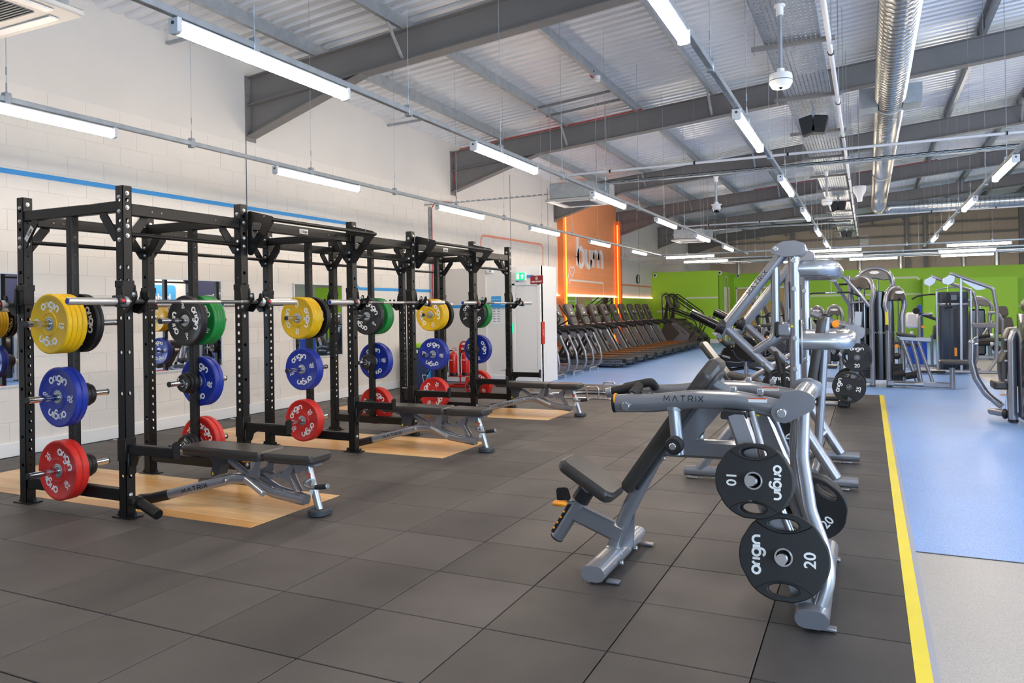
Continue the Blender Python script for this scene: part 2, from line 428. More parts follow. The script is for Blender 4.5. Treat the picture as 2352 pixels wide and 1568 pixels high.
def matrix_lines(h, sp=1.0):
    g = {'M': [[(0, 0), (.12, 1), (.55, .25), (.98, 1), (1.1, 0)]], 'A': [[(0, 0), (.5, 1), (1, 0)]], 'T': [[(0, 1), (.95, 1)], [(.475, 1), (.475, 0)]],
         'R': [[(0, 0), (0, 1), (.7, 1), (.85, .85), (.85, .6), (.7, .45), (0, .45)], [(.45, .45), (.9, 0)]], 'I': [[(0, 0), (0, 1)]], 'X': [[(0, 0), (.9, 1)], [(0, 1), (.9, 0)]]}
    w = {'M': 1.1, 'A': 1, 'T': .95, 'R': .9, 'I': 0, 'X': .9}; x = 0; out = []
    for ch in 'MATRIX':
        for l in g[ch]: out.append([(x + a * h * .95, b * h) for a, b in l])
        x += (w[ch] + .42) * h * sp
    return [[(a - (x - .42 * h) / 2, b - h / 2) for a, b in l] for l in out]
# ---------------------------------------------------------------- scene objects
def thing(name, label, cat, loc=(0, 0, 0), rot=(0, 0, 0), group=None):
    o = bpy.data.objects.new(name, None); COL.objects.link(o); o.location = loc; o.rotation_euler = rot; o.empty_display_size = .1
    return tag(o, label, cat, group)
def tag(o, label, cat, group=None):
    o['label'] = label; o['category'] = cat
    if group: o['group'] = group
    return o
def put(name, geo, m=None, parent=None, loc=(0, 0, 0), rot=(0, 0, 0), world=False, label=None):
    """link one mesh object; geo = MB or mesh. world=True: geometry is in world coordinates, parent is an unrotated Empty"""
    me = geo.mesh(name, m) if isinstance(geo, MB) else geo
    o = bpy.data.objects.new(name, me); COL.objects.link(o); o.location = loc; o.rotation_euler = rot
    if parent is not None:
        o.parent = parent
        if world: o.location = V(loc) - wloc(parent)
    if label: o['label'] = label
    return o
def wloc(o):
    p = V(o.location)
    while o.parent: o = o.parent; p = p + V(o.location)
    return p
def struct(name, geo, m=None, parent=None, **k):
    o = put(name, geo, m, parent, **k)
    if parent is None: o['kind'] = 'structure'
    return o
KIDS = {}
def dup(root, loc=None, rot=None, label=None, group=None, parent=None):
    c = root.copy(); COL.objects.link(c)
    if loc is not None: c.location = loc
    if rot is not None: c.rotation_euler = rot
    if label: c['label'] = label
    if group: c['group'] = group
    if parent is not None: c.parent = parent
    for ch in root.children: dup(ch, parent=c)
    return c
ORD = ['first', 'second', 'third', 'fourth', 'fifth', 'sixth', 'seventh', 'eighth', 'ninth', 'tenth', 'eleventh', 'twelfth']
# ================================================================== ROOM SHELL
XW = -8.2; YB = 44.45; XR = 13.0; YF = -6.0
TX, TY, SX, SY = -2.2196, 3.0958, 0.5927, 0.5824          # rubber tile grid
PADX, PADY = TX + 4 * SX, TY + 18 * SY                     # right and far edge of the rubber pad
def roofz(x): return 4.93 + .088 * (x + 8.2)
def quad(b, p): b.add(p, [(0, 1, 2, 3)])
# floor: slab, vinyl fields, rubber tiles
b = MB(); b.box(((XW + XR) / 2, (YF + YB) / 2, -.12), (XR - XW + 1, YB - YF + 1, .2)); floor = struct('floor', b, 'black_rubber')
def field(name, x0, x1, y0, y1, m, z=-.012):
    b = MB(); b.box(((x0 + x1) / 2, (y0 + y1) / 2, z - .004), (x1 - x0, y1 - y0, .008)); return put(name, b, m, floor)
field('grey_vinyl', PADX + .05, XR, YF, 5.09, 'floor_grey'); field('blue_vinyl', PADX + .05, 2.0, 5.095, PADY + .03, 'floor_blue')
field('blue_vinyl', 2.0, XR, 5.095, 14.5, 'floor_blue'); field('blue_vinyl', XW, 2.0, PADY + .03, YB, 'floor_blue')
field('grey_vinyl', 2.005, XR, 14.505, 23.0, 'floor_grey'); field('blue_vinyl', 2.0, XR, 23.005, YB, 'floor_blue')
b = MB(); b.box((PADX + .3, 5.0925, -.0105), (.0, .0, .0)) if False else None
b = MB(); b.box(((PADX + XR) / 2, 5.0925, -.011), (XR - PADX - .05, .008, .006)); put('joint_strip', b, 'foot_grey', floor)
# thin grey-blue strip beside the yellow edge
b = MB(); b.box((PADX + .07, (YF + PADY) / 2, -.0105), (.026, PADY - YF, .006)); put('edge_strip', b, mat('strip_grey_blue', '#a2a6b4', .5), floor)
tile_me = MB().box((0, 0, -.01), (SX - .006, SY - .006, .02), .0025).mesh('rubber_tile', 'rubber_tile', 30)
tile_new = tile_me.copy(); tile_new.materials.clear(); tile_new.materials.append(MATS['rubber_tile_new'])
PLAT = [(3.922, 4.892), (6.51, 7.48), (9.235, 10.205)]; PX0, PX1 = -7.45, -3.852
ntile = 0
for j in range(17, -5, -1):
    for i in range(-11, 4):
        x0, x1 = TX + i * SX, TX + (i + 1) * SX; y0, y1 = TY + j * SY, TY + (j + 1) * SY
        if x0 < XW: continue
        if any(x0 > PX0 and x1 < PX1 and y0 > a and y1 < c for a, c in PLAT): continue
        if x1 < -1.5 - 1.9 * y0 - 2.5 or (y0 < 1.6 and x0 < -4.5): continue
        put('rubber_tile', tile_new if i == 3 else tile_me, None, floor, ((x0 + x1) / 2, (y0 + y1) / 2, 0)); ntile += 1
# yellow edge ramp, right and far side
yb = MB(); yb.add([(PADX - .006, YF, .001), (PADX + .058, YF, -.008), (PADX + .058, PADY + .05, -.008), (PADX - .006, PADY, .001), (PADX - .006, YF, -.02), (PADX + .058, YF, -.02), (PADX + .058, PADY + .05, -.02), (PADX - .006, PADY, -.02)],
     [(0, 1, 2, 3), (4, 7, 6, 5), (0, 4, 5, 1), (1, 5, 6, 2), (2, 6, 7, 3), (3, 7, 4, 0)])
struct('trim_1', yb, 'yellow_tape')
yb = MB(); yb.add([(-5.7, PADY, .001), (PADX - .006, PADY, .001), (PADX + .058, PADY + .05, -.008), (-5.7, PADY + .05, -.008), (-5.7, PADY, -.02), (PADX, PADY, -.02), (PADX + .058, PADY + .05, -.02), (-5.7, PADY + .05, -.02)],
     [(0, 1, 2, 3), (4, 7, 6, 5), (0, 4, 5, 1), (1, 5, 6, 2), (2, 6, 7, 3), (3, 7, 4, 0)])
struct('trim_2', yb, 'yellow_tape')
# lifting platforms: planks flush with the tiles
plank_cache = {}
for k, (a, c) in enumerate(PLAT):
    t = thing('lifting_platform', 'oak plank lifting platform set in the floor under the %s squat rack bay' % ['nearest', 'middle', 'farthest'][k], 'platform', ((PX0 + PX1) / 2, (a + c) / 2, 0), group='oak lifting platforms')
    nb = 8; w = (c - a) / nb
    for r in range(nb):
        x = PX0; first = True
        while x < PX1 - 1e-4:
            L = (0.45 + .3 * ((r * 7 + k * 3) % 4)) if first else 1.2
            first = False; e = min(PX1, x + L)
            if PX1 - e < .2: e = PX1
            key = round(e - x, 3)
            if key not in plank_cache: plank_cache[key] = MB().box((0, 0, -.008), (key - .001, w - .001, .022), .0008).mesh('plank', 'wood_plank', 30)
            put('plank', plank_cache[key], None, t, ((x + e) / 2 - (PX0 + PX1) / 2, a + (r + .5) * w - (a + c) / 2, 0)); x = e
# ---- left wall: painted blockwork
ZS = 3.93
wl = MB(); wl.box((XW - .1, (YF + YB) / 2, 2.9), (.2, YB - YF, 5.8)); wall_left = struct('wall_left', wl, 'wall_block')
ub = MB(); ub.box((XW - .002, (YF + YB) / 2, (ZS + 5.6) / 2), (.012, YB - YF, 5.6 - ZS)); put('plain_band', ub, 'wall_upper', wall_left)
blk = {}
def block_mesh(L, m): 
    if (L, m) not in blk: blk[(L, m)] = MB().box((0, 0, 0), (.012, L - .006, .2195), .0028).mesh('block', m, 0)
    return blk[(L, m)]
rest = {'wall_block': MB(), 'orange_block': MB()}; nblk = 0
for r in range(17):
    z = .13 + (r + .5) * .2255; y = 3.6 - (.225 if r % 2 else 0)
    while y < 31.3:
        orange = 20.6 < y < 26.35 and z > 1.85
        if y > 14.4 and z < 1.8: y += .45; continue
        m = 'orange_block' if orange else 'wall_block'
        if y < 9.9 and nblk < 298 and y > 4.2 - z * .1 - 2.4: put('block', block_mesh(.45, m), None, wall_left, (XW - .0012, y + .225, z)); nblk += 1
        else: rest[m].box((XW - .0012, y + .225, z), (.012, .444, .2195), .0028)
        y += .45
for m, q in rest.items():
    o = put('block_courses', q.mesh('block_courses', m, 0), None, wall_left); o['kind'] = 'stuff'
b = MB(); b.box((XW + .002, 23.5, 4.52), (.016, 5.75, 1.18)); put('orange_band', b, 'orange_block', wall_left)
b = MB(); b.box((XW + .012, 5.0, .075), (.03, 18.0 - .7, .15), .006); struct('baseboard_left', b, 'white_gloss')
for i, y in enumerate((8.36, 17.4, 19.9, 29.3)):
    b = MB(); b.box((XW + .006, y, 2.0 if i == 0 else 3.4), (.008, .014, 4.0 if i == 0 else 3.0)); struct('trim_%d' % (3 + i), b, 'print_grey')
# painted lines on the wall (ribbons lying on the block face)
WM = Matrix(((0, 0, 1, XW + .007), (1, 0, 0, 0), (0, 1, 0, 0), (0, 0, 0, 1)))
def wall_line(name, pts, w, m, r=.12, M=WM, par=None):
    p = [(q.x, q.y) for q in fillet([V((a, c, 0)) for a, c in pts], r, 5)] if r else pts
    return put(name, strokes([p], w, m, M, name, depth=.002), None, par or wall_left)
wall_line('painted_stripe', [(2.5, 3.012), (10.93, 3.018), (10.95, 1.885), (13.56, 1.885), (13.6, 1.5)], .055, 'blue_line', .12)
wall_line('painted_stripe', [(15.75, 2.5), (15.75, 3.235), (19.5, 3.275), (19.5, 2.62)], .05, 'salmon_line', .16)
wall_line('painted_stripe', [(26.66, 1.86), (26.66, 2.335), (31.24, 2.335), (31.24, 1.86)], .06, 'salmon_line', .16)
wall_line('heartbeat_line', [(20.99, 2.3), (21.08, 2.55), (21.15, 2.66), (21.22, 2.5), (21.3, 2.2), (21.35, 2.15), (21.4, 2.35), (21.47, 2.52), (21.53, 2.38), (21.57, 2.25), (21.62, 2.35), (21.72, 2.35), (24.8, 2.335), (24.8, 1.86)], .05, 'white_letter', 0)
hp = [(21.78 + .13 * math.sin(t) ** 3 * 1.6, 2.63 + .011 * (13 * math.cos(t) - 5 * math.cos(2 * t) - 2 * math.cos(3 * t) - math.cos(4 * t))) for t in [2 * PI * i / 28 for i in range(29)]]
put('heart_mark', strokes([hp], .045, 'white_letter', WM, 'heart_mark', depth=.002), None, wall_left)
# raised word on the orange bay
def burn_lines():
    ls = []; x = 0; r = .27
    ls.append([(x, 0), (x, .98)]); ls.append([(x, .27)] + arc(x + r, .3, r, 180, -180, 18, ry=.32)); x += 2 * r + .27
    ls.append([(x, .62), (x, .27)] + arc(x + .23, .27, .23, 180, 360, 9, ry=.28)); ls.append([(x + .46, .62), (x + .46, 0)]); x += .46 + .27
    ls.append([(x, 0), (x, .62)]); ls.append([(x, .3)] + arc(x + .26, .3, .26, 180, 80, 6, ry=.3)); x += .28 + .24
    ls.append([(x, 0), (x, .62)]); ls.append([(x, .3)] + arc(x + .23, .32, .23, 180, 0, 9, ry=.28) + [(x + .46, 0)]); x += .46
    return ls, x
bl, bw = burn_lines(); k = 2.42 / bw
bl = [[(22.2 + a * k, 2.82 + c * .9) for a, c in l] for l in bl]
bo = thing('burn_wall_letters', 'raised white lowercase word burn on the orange wall bay', 'sign', (XW, 23.4, 2.8))
offs = [0, 2, 4, 6, 8]
for i in range(4):
    me = strokes(bl[offs[i]:offs[i + 1]], .155, 'white_letter', WM @ Matrix.Translation((0, 0, .004)), 'letter', depth=.05)
    put('letter', me, None, bo, world=True)
# orange steel columns and glowing strips
for i, (y, s) in enumerate(((20.72, 1), (26.36, -1))):
    b = MB(); b.box((XW + .09, y, 2.3), (.18, .2, 4.6), .01); struct('trim_%d' % (10 + i), b, 'orange_paint')
    b = MB(); b.box((XW + (.2 if s > 0 else .1), y + s * (.07 if s > 0 else .17), 2.25), (.03, .036, 4.4), .008)
    tag(put('led_strip', b, 'neon'), 'vertical glowing orange strip beside the %s orange column' % ['nearer', 'farther'][i], 'light', 'orange light strips')
# ---- white plasterboard room in the corner with door
YRM = 13.78; RX = -5.86
b = MB(); b.box(((XW + RX) / 2, YRM + .06, 1.17), (RX - XW, .12, 2.34)); b.box((RX - .06, YRM + .45, 1.17), (.12, .8, 2.34)); room = struct('wall_corner_room', b, 'white_paint')
b = MB(); b.box(((XW - 6.5) / 2, YRM - .012, .075), (-6.5 - XW, .026, .15), .005); struct('baseboard_corner_room', b, 'white_gloss')
b = MB(); b.box((-7.62, YRM - .03, 1.17), (1.15, .06, 2.335)); put('return_panel', b, 'wall_upper', room)
dr = struct('door_1', MB().box((-6.14, YRM - .006, .97), (.5, .03, 1.9), .004), 'white_gloss')
b = MB()
for x in (-6.43, -5.885): b.box((x, YRM - .012, 1.0), (.07, .05, 2.0), .006)
b.box((-6.157, YRM - .012, 1.985), (.615, .05, .07), .006); put('door_frame', b, 'white_gloss', dr)
b = MB(); b.box((-6.46, YRM - .03, 1.1), (.03, .04, .18), .005); put('door_release_plate', b, 'sign_green', dr)
wall_line('painted_stripe', [(-8.1, 1.553), (-6.5, 1.543)], .06, 'blue_line', 0, Matrix(((1, 0, 0, 0), (0, 0, -1, YRM - .062), (0, 1, 0, 0), (0, 0, 0, 1))), room)
wall_line('painted_stripe', [(-6.36, 1.975), (-6.36, 2.13), (-6.0, 2.13)], .05, 'blue_line', .04, Matrix(((1, 0, 0, 0), (0, 0, -1, YRM - .002), (0, 1, 0, 0), (0, 0, 0, 1))), room)
# ---- green rooms at the far end
G1 = 31.3; G2 = 35.3; GX = -5.48
b = MB(); b.box(((XW + GX) / 2, G1 + .1, 1.47), (GX - XW, .2, 2.94)); b.box((GX - .1, (G1 + G2) / 2 + .1, 1.47), (.2, G2 - G1, 2.94)); wg = struct('wall_green_block', b, 'green_paint')
b = MB(); b.box(((GX + XR) / 2, G2 + .1, 1.47), (XR - GX, .2, 2.94)); wg2 = struct('wall_green_back', b, 'green_paint')
b = MB(); b.box((3.6, G2 - .45, 1.2), (3.2, .9, 2.4)); b.box((3.6, G2 - .47, 2.42), (3.2, .94, .06)); put('lower_green_block', b, 'green_paint', wg2)
b = MB(); b.box(((XW + GX) / 2, G1 - .012, .07), (GX - XW, .025, .16), .005); struct('baseboard_green_block', b, 'white_gloss')
GM1 = Matrix(((1, 0, 0, 0), (0, 0, -1, G1 - .003), (0, 1, 0, 0), (0, 0, 0, 1))); GM2 = Matrix(((1, 0, 0, 0), (0, 0, -1, G2 - .003), (0, 1, 0, 0), (0, 0, 0, 1)))
wall_line('painted_stripe', [(-8.0, 1.3), (-6.8, 1.3), (-6.8, 1.85), (-5.49, 1.845)], .07, 'pale_line', .12, GM1, wg)
wall_line('painted_stripe', [(-5.4, 1.87), (2.55, 1.87), (2.62, 1.33), (5.6, 1.32)], .07, 'pale_line', .12, GM2, wg2)
wall_line('painted_stripe', [(-.9, 2.4), (-.6, 2.56), (1.85, 2.55), (1.95, 2.45)], .08, 'pale_line', .1, GM2, wg2)
for i, (x0, x1) in enumerate(((-5.36, -4.5), (-4.3, -3.28))):
    d = struct('door_%d' % (2 + i), MB().box(((x0 + x1) / 2, G2 - .02, 1.12), (x1 - x0 - .12, .05, 2.24), .004), 'wood_ply')
    b = MB()
    for x in (x0, x1): b.box((x, G2 - .02, 1.16), (.07, .07, 2.32), .006)
    b.box(((x0 + x1) / 2, G2 - .02, 2.29), (x1 - x0 + .07, .07, .07), .006); put('door_frame', b, 'white_gloss', d)
    if i == 1:
        put('round_logo', MB().cyl(((x0 + x1) / 2 - .1, G2 - .046, 1.75), ((x0 + x1) / 2 - .1, G2 - .052, 1.75), .14, 24), 'green_paint', d)
        b = MB(); b.box(((x0 + x1) / 2, G2 - .05, .6), (x1 - x0 - .14, .01, 1.0)); put('kick_panel', b, 'white_paint', d)
dd = struct('door_4', MB().box((GX + .02, 33.2, 1.12), (.04, .7, 2.2), .004), 'wood_ply')
b = MB()
for y in (32.75, 33.05, 33.7): b.box((GX + .03, y, 1.15), (.05, .1, 2.3), .005)
put('door_frame', b, 'white_gloss', dd)
wall_line('painted_stripe', [(32.9, 2.32), (32.9, 2.75), (33.65, 2.75), (33.65, 2.32)], .06, 'pale_line', .05, Matrix(((0, 0, 1, GX + .003), (1, 0, 0, 0), (0, 1, 0, 0), (0, 0, 0, 1))), wg)
for i, (x, y, z) in enumerate(((-8.05, G1 - .05, 2.82), (GX + .06, G1 + .12, 2.84), (-5.28, G2 - .06, 2.84))):
    t = thing('wall_camera', 'small white dome camera on the top %s green wall' % ['left corner of the projecting', 'right corner of the projecting', 'corner of the recessed'][i], 'camera', (x, y, z))
    put('housing', MB().cyl((0, 0, 0), (0, -.05, 0), .085, 16, bev=.012), 'white_plastic', t); put('lens', MB().sphere((0, -.05, 0), .045, 10, 6), 'black_shiny', t)
# gable wall with steel posts and rails
b = MB(); b.box(((XW + XR) / 2, YB + .1, 3.6), (XR - XW, .2, 7.2)); wb = struct('wall_back', b, 'cladding')
for x in (-3.7, 1.9, 2.75, 6.9): b = MB(); b.box((x, YB - .1, 3.6), (.2, .2, 4.6 + .09 * x)); put('steel_post', b, 'beam_grey', wb)
for z in (3.2, 4.1, 5.0, 5.6): b = MB(); b.box(((XW + XR) / 2, YB - .05, z), (XR - XW, .08, .09)); put('sheeting_rail', b, 'beam_grey', wb)
for i in range(18): b = MB(); b.box((XW + .6 + i * 1.2, YB - .003, 4.2), (.012, .012, 4.0)); put('cladding_seam', b, 'beam_grey', wb)
b = MB()
for i in range(6): b.box((-.12, YB - .02, 4.66 + i * .075), (.42, .06, .05), R=Matrix.Rotation(.6, 3, 'X'))
b.box((-.12, YB - .02, 4.62), (.46, .05, .03)); b.box((-.12, YB - .02, 5.1), (.46, .05, .03)); tag(put('wall_vent', b, 'white_plastic'), 'small white louvred vent high on the far cladding wall', 'vent')
# right wall, front wall with glazing (behind and beside the camera), partition with the drinks sign
b = MB()
b.box((XR + .1, (YF + YB) / 2, 5.4), (.2, YB - YF, 3.0)); b.box((XR + .1, (9.2 + YB) / 2, 1.95), (.2, YB - 9.2, 3.9)); b.box((XR + .1, (YF - 3.2) / 2, 1.95), (.2, -3.2 - YF, 3.9)); b.box((XR + .1, 3.0, .45), (.2, 12.4, .9))
struct('wall_right', b, 'white_paint')
b = MB(); b.box(((XW + .9) / 2, YF - .1, 3.4), (.9 - XW, .2, 6.8)); b.box(((.9 + XR) / 2, YF - .1, 5.4), (XR - .9, .2, 3.0)); b.box(((.9 + XR) / 2, YF - .1, .15), (XR - .9, .2, .3)); struct('wall_front', b, 'white_paint')
def window(name, axis, a0, a1, z0, z1, at, n):
    fr = MB(); w = (a1 - a0) / n
    for i in range(n + 1):
        p = a0 + i * w
        fr.box((p, at, (z0 + z1) / 2) if axis == 'x' else (at, p, (z0 + z1) / 2), (.06, .08, z1 - z0) if axis == 'x' else (.08, .06, z1 - z0))
    for z in (z0, z1): fr.box(((a0 + a1) / 2, at, z) if axis == 'x' else (at, (a0 + a1) / 2, z), (a1 - a0, .08, .06) if axis == 'x' else (.08, a1 - a0, .06))
    f = struct(name, fr, 'foot_grey')
    for i in range(n):
        p = a0 + (i + .5) * w; g = MB(); g.box((p, at, (z0 + z1) / 2) if axis == 'x' else (at, p, (z0 + z1) / 2), (w - .06, .008, z1 - z0 - .06) if axis == 'x' else (.008, w - .06, z1 - z0 - .06)); put('pane', g, 'glass_pane', f)
window('window_1', 'x', .9, XR, .3, 3.9, YF - .08, 7); window('window_2', 'y', -3.2, 9.2, .9, 3.9, XR + .08, 8)
b = MB(); b.box((4.35, 15.5, 1.4), (.2, 13.0, 2.8)); wp = struct('wall_partition', b, 'navy')
b = MB(); b.box((4.246, 16.9, 1.4), (.01, 3.4, 2.78)); put('white_panel', b, 'white_paint', wp)
sg = thing('drinks_sign', 'blue hydration poster panel seen reversed in the rack mirrors', 'sign', (4.24, 16.9, 1.9))
put('panel', MB().prism(roundpoly([(-.9, -.55), (.9, -.55), (.9, .55), (-.9, .55)], .12), (0, 0, 0), (0, -1, 0), (0, 0, 1), .02), 'sky_blue', sg)
put('lettering', text_mesh('hydration', .36, 'white_letter', frame((-.016, 0, .12), (0, -1, 0), (0, 0, 1)), bold=.006), None, sg)
put('lettering', text_mesh('hydrate yourself', .12, 'white_letter', frame((-.016, 0, -.25), (0, -1, 0), (0, 0, 1))), None, sg)
# ---- ceiling: profiled metal sheets
pitch = .2; prof = []
for i in range(5):
    y = i * pitch; prof += [(y, 0), (y + .095, 0), (y + .118, .042), (y + .177, .042)]
prof.append((1.0, 0))
sh = MB()
for x in (XW - .1, XR + .1):
    for (y, z) in prof: sh.v.append((x, y, roofz(x) + .2 + z))
n = len(prof); sh.f = [(i, i + 1, n + i + 1, n + i) for i in range(n - 1)]
sheet_me = sh.mesh('roof_sheet', 'roof_sheet', 0)
cb = MB(); cb.add([(XW - .1, YF, roofz(XW - .1) + .27), (XR + .1, YF, roofz(XR + .1) + .27), (XR + .1, YB + .1, roofz(XR + .1) + .27), (XW - .1, YB + .1, roofz(XW - .1) + .27),
               (XW - .1, YF, roofz(XW - .1) + .33), (XR + .1, YF, roofz(XR + .1) + .33), (XR + .1, YB + .1, roofz(XR + .1) + .33), (XW - .1, YB + .1, roofz(XW - .1) + .33)], [(3, 2, 1, 0), (4, 5, 6, 7), (0, 1, 5, 4), (1, 2, 6, 5), (2, 3, 7, 6), (3, 0, 4, 7)])
ceiling = struct('ceiling', cb, 'roof_sheet')
for k in range(51): put('roof_sheet', sheet_me, None, ceiling, (0, YF + k, 0))
# roof beams (portal rafters) with haunches
BY = [8.45, 14.46, 20.45, 26.45, 32.45, 38.45]
PURX = [-6.95, -5.5, -4.05, -2.6, -1.15, .3, 1.75, 3.2, 4.65, 6.1, 7.55, 9.0, 10.45, 11.9]
def sloped(x0, x1, zf, dz0, dz1, y, w):
    z0, z1 = zf(x0), zf(x1)
    return [(x0, y - w / 2, z0 + dz0), (x0, y + w / 2, z0 + dz0), (x0, y + w / 2, z0 + dz1), (x0, y - w / 2, z0 + dz1), (x1, y - w / 2, z1 + dz0), (x1, y + w / 2, z1 + dz0), (x1, y + w / 2, z1 + dz1), (x1, y - w / 2, z1 + dz1)]
BF = [(0, 1, 2, 3), (7, 6, 5, 4), (0, 4, 5, 1), (1, 5, 6, 2), (2, 6, 7, 3), (3, 7, 4, 0)]
BL = ['nearest grey roof beam crossing above the first squat rack bays', 'second grey roof beam with a red cable along its top', 'third grey roof beam reaching the orange wall bay', 'fourth grey roof beam beyond the orange wall bay', 'fifth grey roof beam above the green rooms', 'last grey roof beam before the far cladding wall']
def build_beam():
    t = thing('roof_beam', BL[0], 'beam', (XW, BY[0], roofz(XW)), group='roof beams'); y = BY[0]
    w = MB(); w.add(sloped(XW, XR, roofz, -.41, -.01, y, .012), BF); put('web', w, 'beam_grey', t, world=True)
    w = MB(); w.add(sloped(XW, XR, roofz, -.014, 0, y, .19), BF); put('flange', w, 'beam_grey', t, world=True)
    w = MB(); w.add(sloped(XW, XR, roofz, -.424, -.41, y, .19), BF); put('flange', w, 'beam_grey', t, world=True)
    w = MB(); x1 = -6.15; w.add([(XW, y - .006, 4.06), (XW, y + .006, 4.06), (XW, y + .006, roofz(XW) - .41), (XW, y - .006, roofz(XW) - .41), (x1, y - .006, roofz(x1) - .43), (x1, y + .006, roofz(x1) - .43), (x1, y + .006, roofz(x1) - .41), (x1, y - .006, roofz(x1) - .41)], BF)
    w.add([(XW, y - .095, 4.045), (XW, y + .095, 4.045), (XW, y + .095, 4.06), (XW, y - .095, 4.06), (x1, y - .095, roofz(x1) - .435), (x1, y + .095, roofz(x1) - .435), (x1, y + .095, roofz(x1) - .42), (x1, y - .095, roofz(x1) - .42)], BF)
    put('haunch', w, 'beam_grey', t, world=True)
    w = MB(); w.box((XW + .012, y, (4.0 + 4.95) / 2), (.024, .2, .95)); put('end_plate', w, 'beam_grey', t, world=True)
    bb = MB()
    for i in range(5):
        for s in (-.06, .06): bb.cyl((XW + .024, y + s, 4.12 + i * .18), (XW + .045, y + s, 4.12 + i * .18), .014, 6)
    put('bolts', bb, 'beam_grey', t, world=True)
    return t
bt = build_beam()
for k, y in enumerate(BY[1:]): dup(bt, (XW, y, roofz(XW)), label=BL[k + 1])
# purlins (galvanised Z sections, one length per bay row)
pz = [(0, 0), (.06, 0), (.06, .02), (.056, .02), (.056, .004), (.004, .004), (.004, .196), (-.056, .196), (-.056, .18), (-.06, .18), (-.06, .2), (0, .2)]
pm = MB()
for y in (YF, YB - .05):
    for (a, c) in pz: pm.v.append((a, y, c))
kz = len(pz); pm.f = [(i, (i + 1) % kz, kz + (i + 1) % kz, kz + i) for i in range(kz)] + [tuple(range(kz)), tuple(range(kz, 2 * kz))[::-1]]
pur_me = pm.mesh('purlin', 'galvanised', 0)
cleat_me = MB()
for y in BY:
    cleat_me.box((-.02, y - .32, .1), (.012, .1, .17)); cleat_me.box((-.02, y + .32, .1), (.012, .1, .17))
cleat_me = cleat_me.mesh('cleats', 'galvanised', 0)
for i, x in enumerate(PURX):
    t = thing('roof_purlin', '%s galvanised roof purlin counting from the left wall' % ORD[i] if i < 12 else '%s galvanised roof purlin from the right end of the roof' % ['', 'second'][1 if i == 12 else 0] if i == 12 else 'rightmost galvanised roof purlin under the metal sheets', 'purlin', (x, 0, roofz(x)), group='roof purlins')
    put('section', pur_me, None, t); put('splice_plates', cleat_me, None, t)
for bi, y in enumerate(BY[:5]):
    for i in (1, 3, 5, 7):
        x = PURX[i]; b = MB(); b.rect([(x, y - .42, roofz(x) + .06), (x + .02, y - .06, roofz(x) - .38)], .045, .012, .002)
        tag(put('fly_brace', b, 'galvanised'), 'short diagonal brace tying the %s roof beam to the %s purlin' % (ORD[bi], ORD[i]), 'brace', 'fly braces')
# short strut ends along the left eaves
for i, y in enumerate((7.0, 9.6, 12.0)):
    b = MB(); b.rect([(XW + .02, y, 5.0), (XW + .75, y, 5.02)], .041, .041, .002)
    tag(put('eaves_strut', b, 'galvanised'), 'short galvanised channel stub at the eaves, %s from the camera' % ORD[i], 'strut', 'eaves struts')
# ================================================================== CEILING SERVICES
ZL = 2.98
RAILX = [-5.8, -3.36, -.94, 1.48, 3.9, 6.32, 8.74]  # last two rails are unseen, added to raise the ambient light
RN = ['rail above the squat racks', 'rail left of the press machines', 'rail beside the cable tray', 'rail right of the spiral duct', 'rail just beyond the right edge', 'second rail added beyond the right edge', 'third rail added beyond the right edge']
# one light fitting (local: along +Y from 0 to 1.5, underside at z=0)
def make_light(L=1.5):
    t = thing('strip_light', 'light', 'light', group='LED strip lights')
    b = MB(); b.box((0, L / 2, .062), (.062, L - .05, .045), .008); put('body', b, 'light_body', t)
    sec = [(.0335, .06)] + [(.0335 * math.cos(-PI * i / 8), .036 + .034 * math.sin(-PI * i / 8)) for i in range(9)] + [(-.0335, .06)]
    d = MB()
    for y in (.03, L - .03):
        for (a, c) in sec: d.v.append((a, y, c))
    k = len(sec); d.f = [(i, (i + 1) % k, k + (i + 1) % k, k + i) for i in range(k)] + [tuple(range(k)), tuple(range(k, 2 * k))[::-1]]
    put('diffuser', d, 'led', t)
    for y in (.015, L - .015): e = MB(); e.prism([(-.036, .01), (-.02, 0), (.02, 0), (.036, .01), (.036, .088), (-.036, .088)], (0, y, 0), (1, 0, 0), (0, 0, 1), .03, .004); put('end_cap', e, 'light_body', t)
    e = MB(); e.cyl((0, .0, .06), (0, -.004, .06), .01, 10); put('cap_mark', e, 'foot_grey', t)
    return t
L0 = make_light(); used = [False]
def place_light(loc, rz, label):
    if not used[0]: L0.location = loc; L0.rotation_euler = (0, 0, rz); L0['label'] = label; used[0] = True
    else: dup(L0, loc, (0, 0, rz), label)
hang_me = MB().box((0, 0, 0), (.05, .05, .09), .004); hang_me.cyl((0, 0, .04), (0, 0, .12), .006, 6); hang_me = hang_me.mesh('hanger_clip', 'galvanised')
wires = {}
def wire_me(h):
    k = round(h, 2)
    if k not in wires:
        b = MB(); b.tube([(0, 0, .12), (0, 0, k)], .0022, 5); b.cyl((0, 0, .18), (0, 0, .24), .006, 6); wires[k] = b.mesh('hanging_wire', 'galvanised')
    return wires[k]
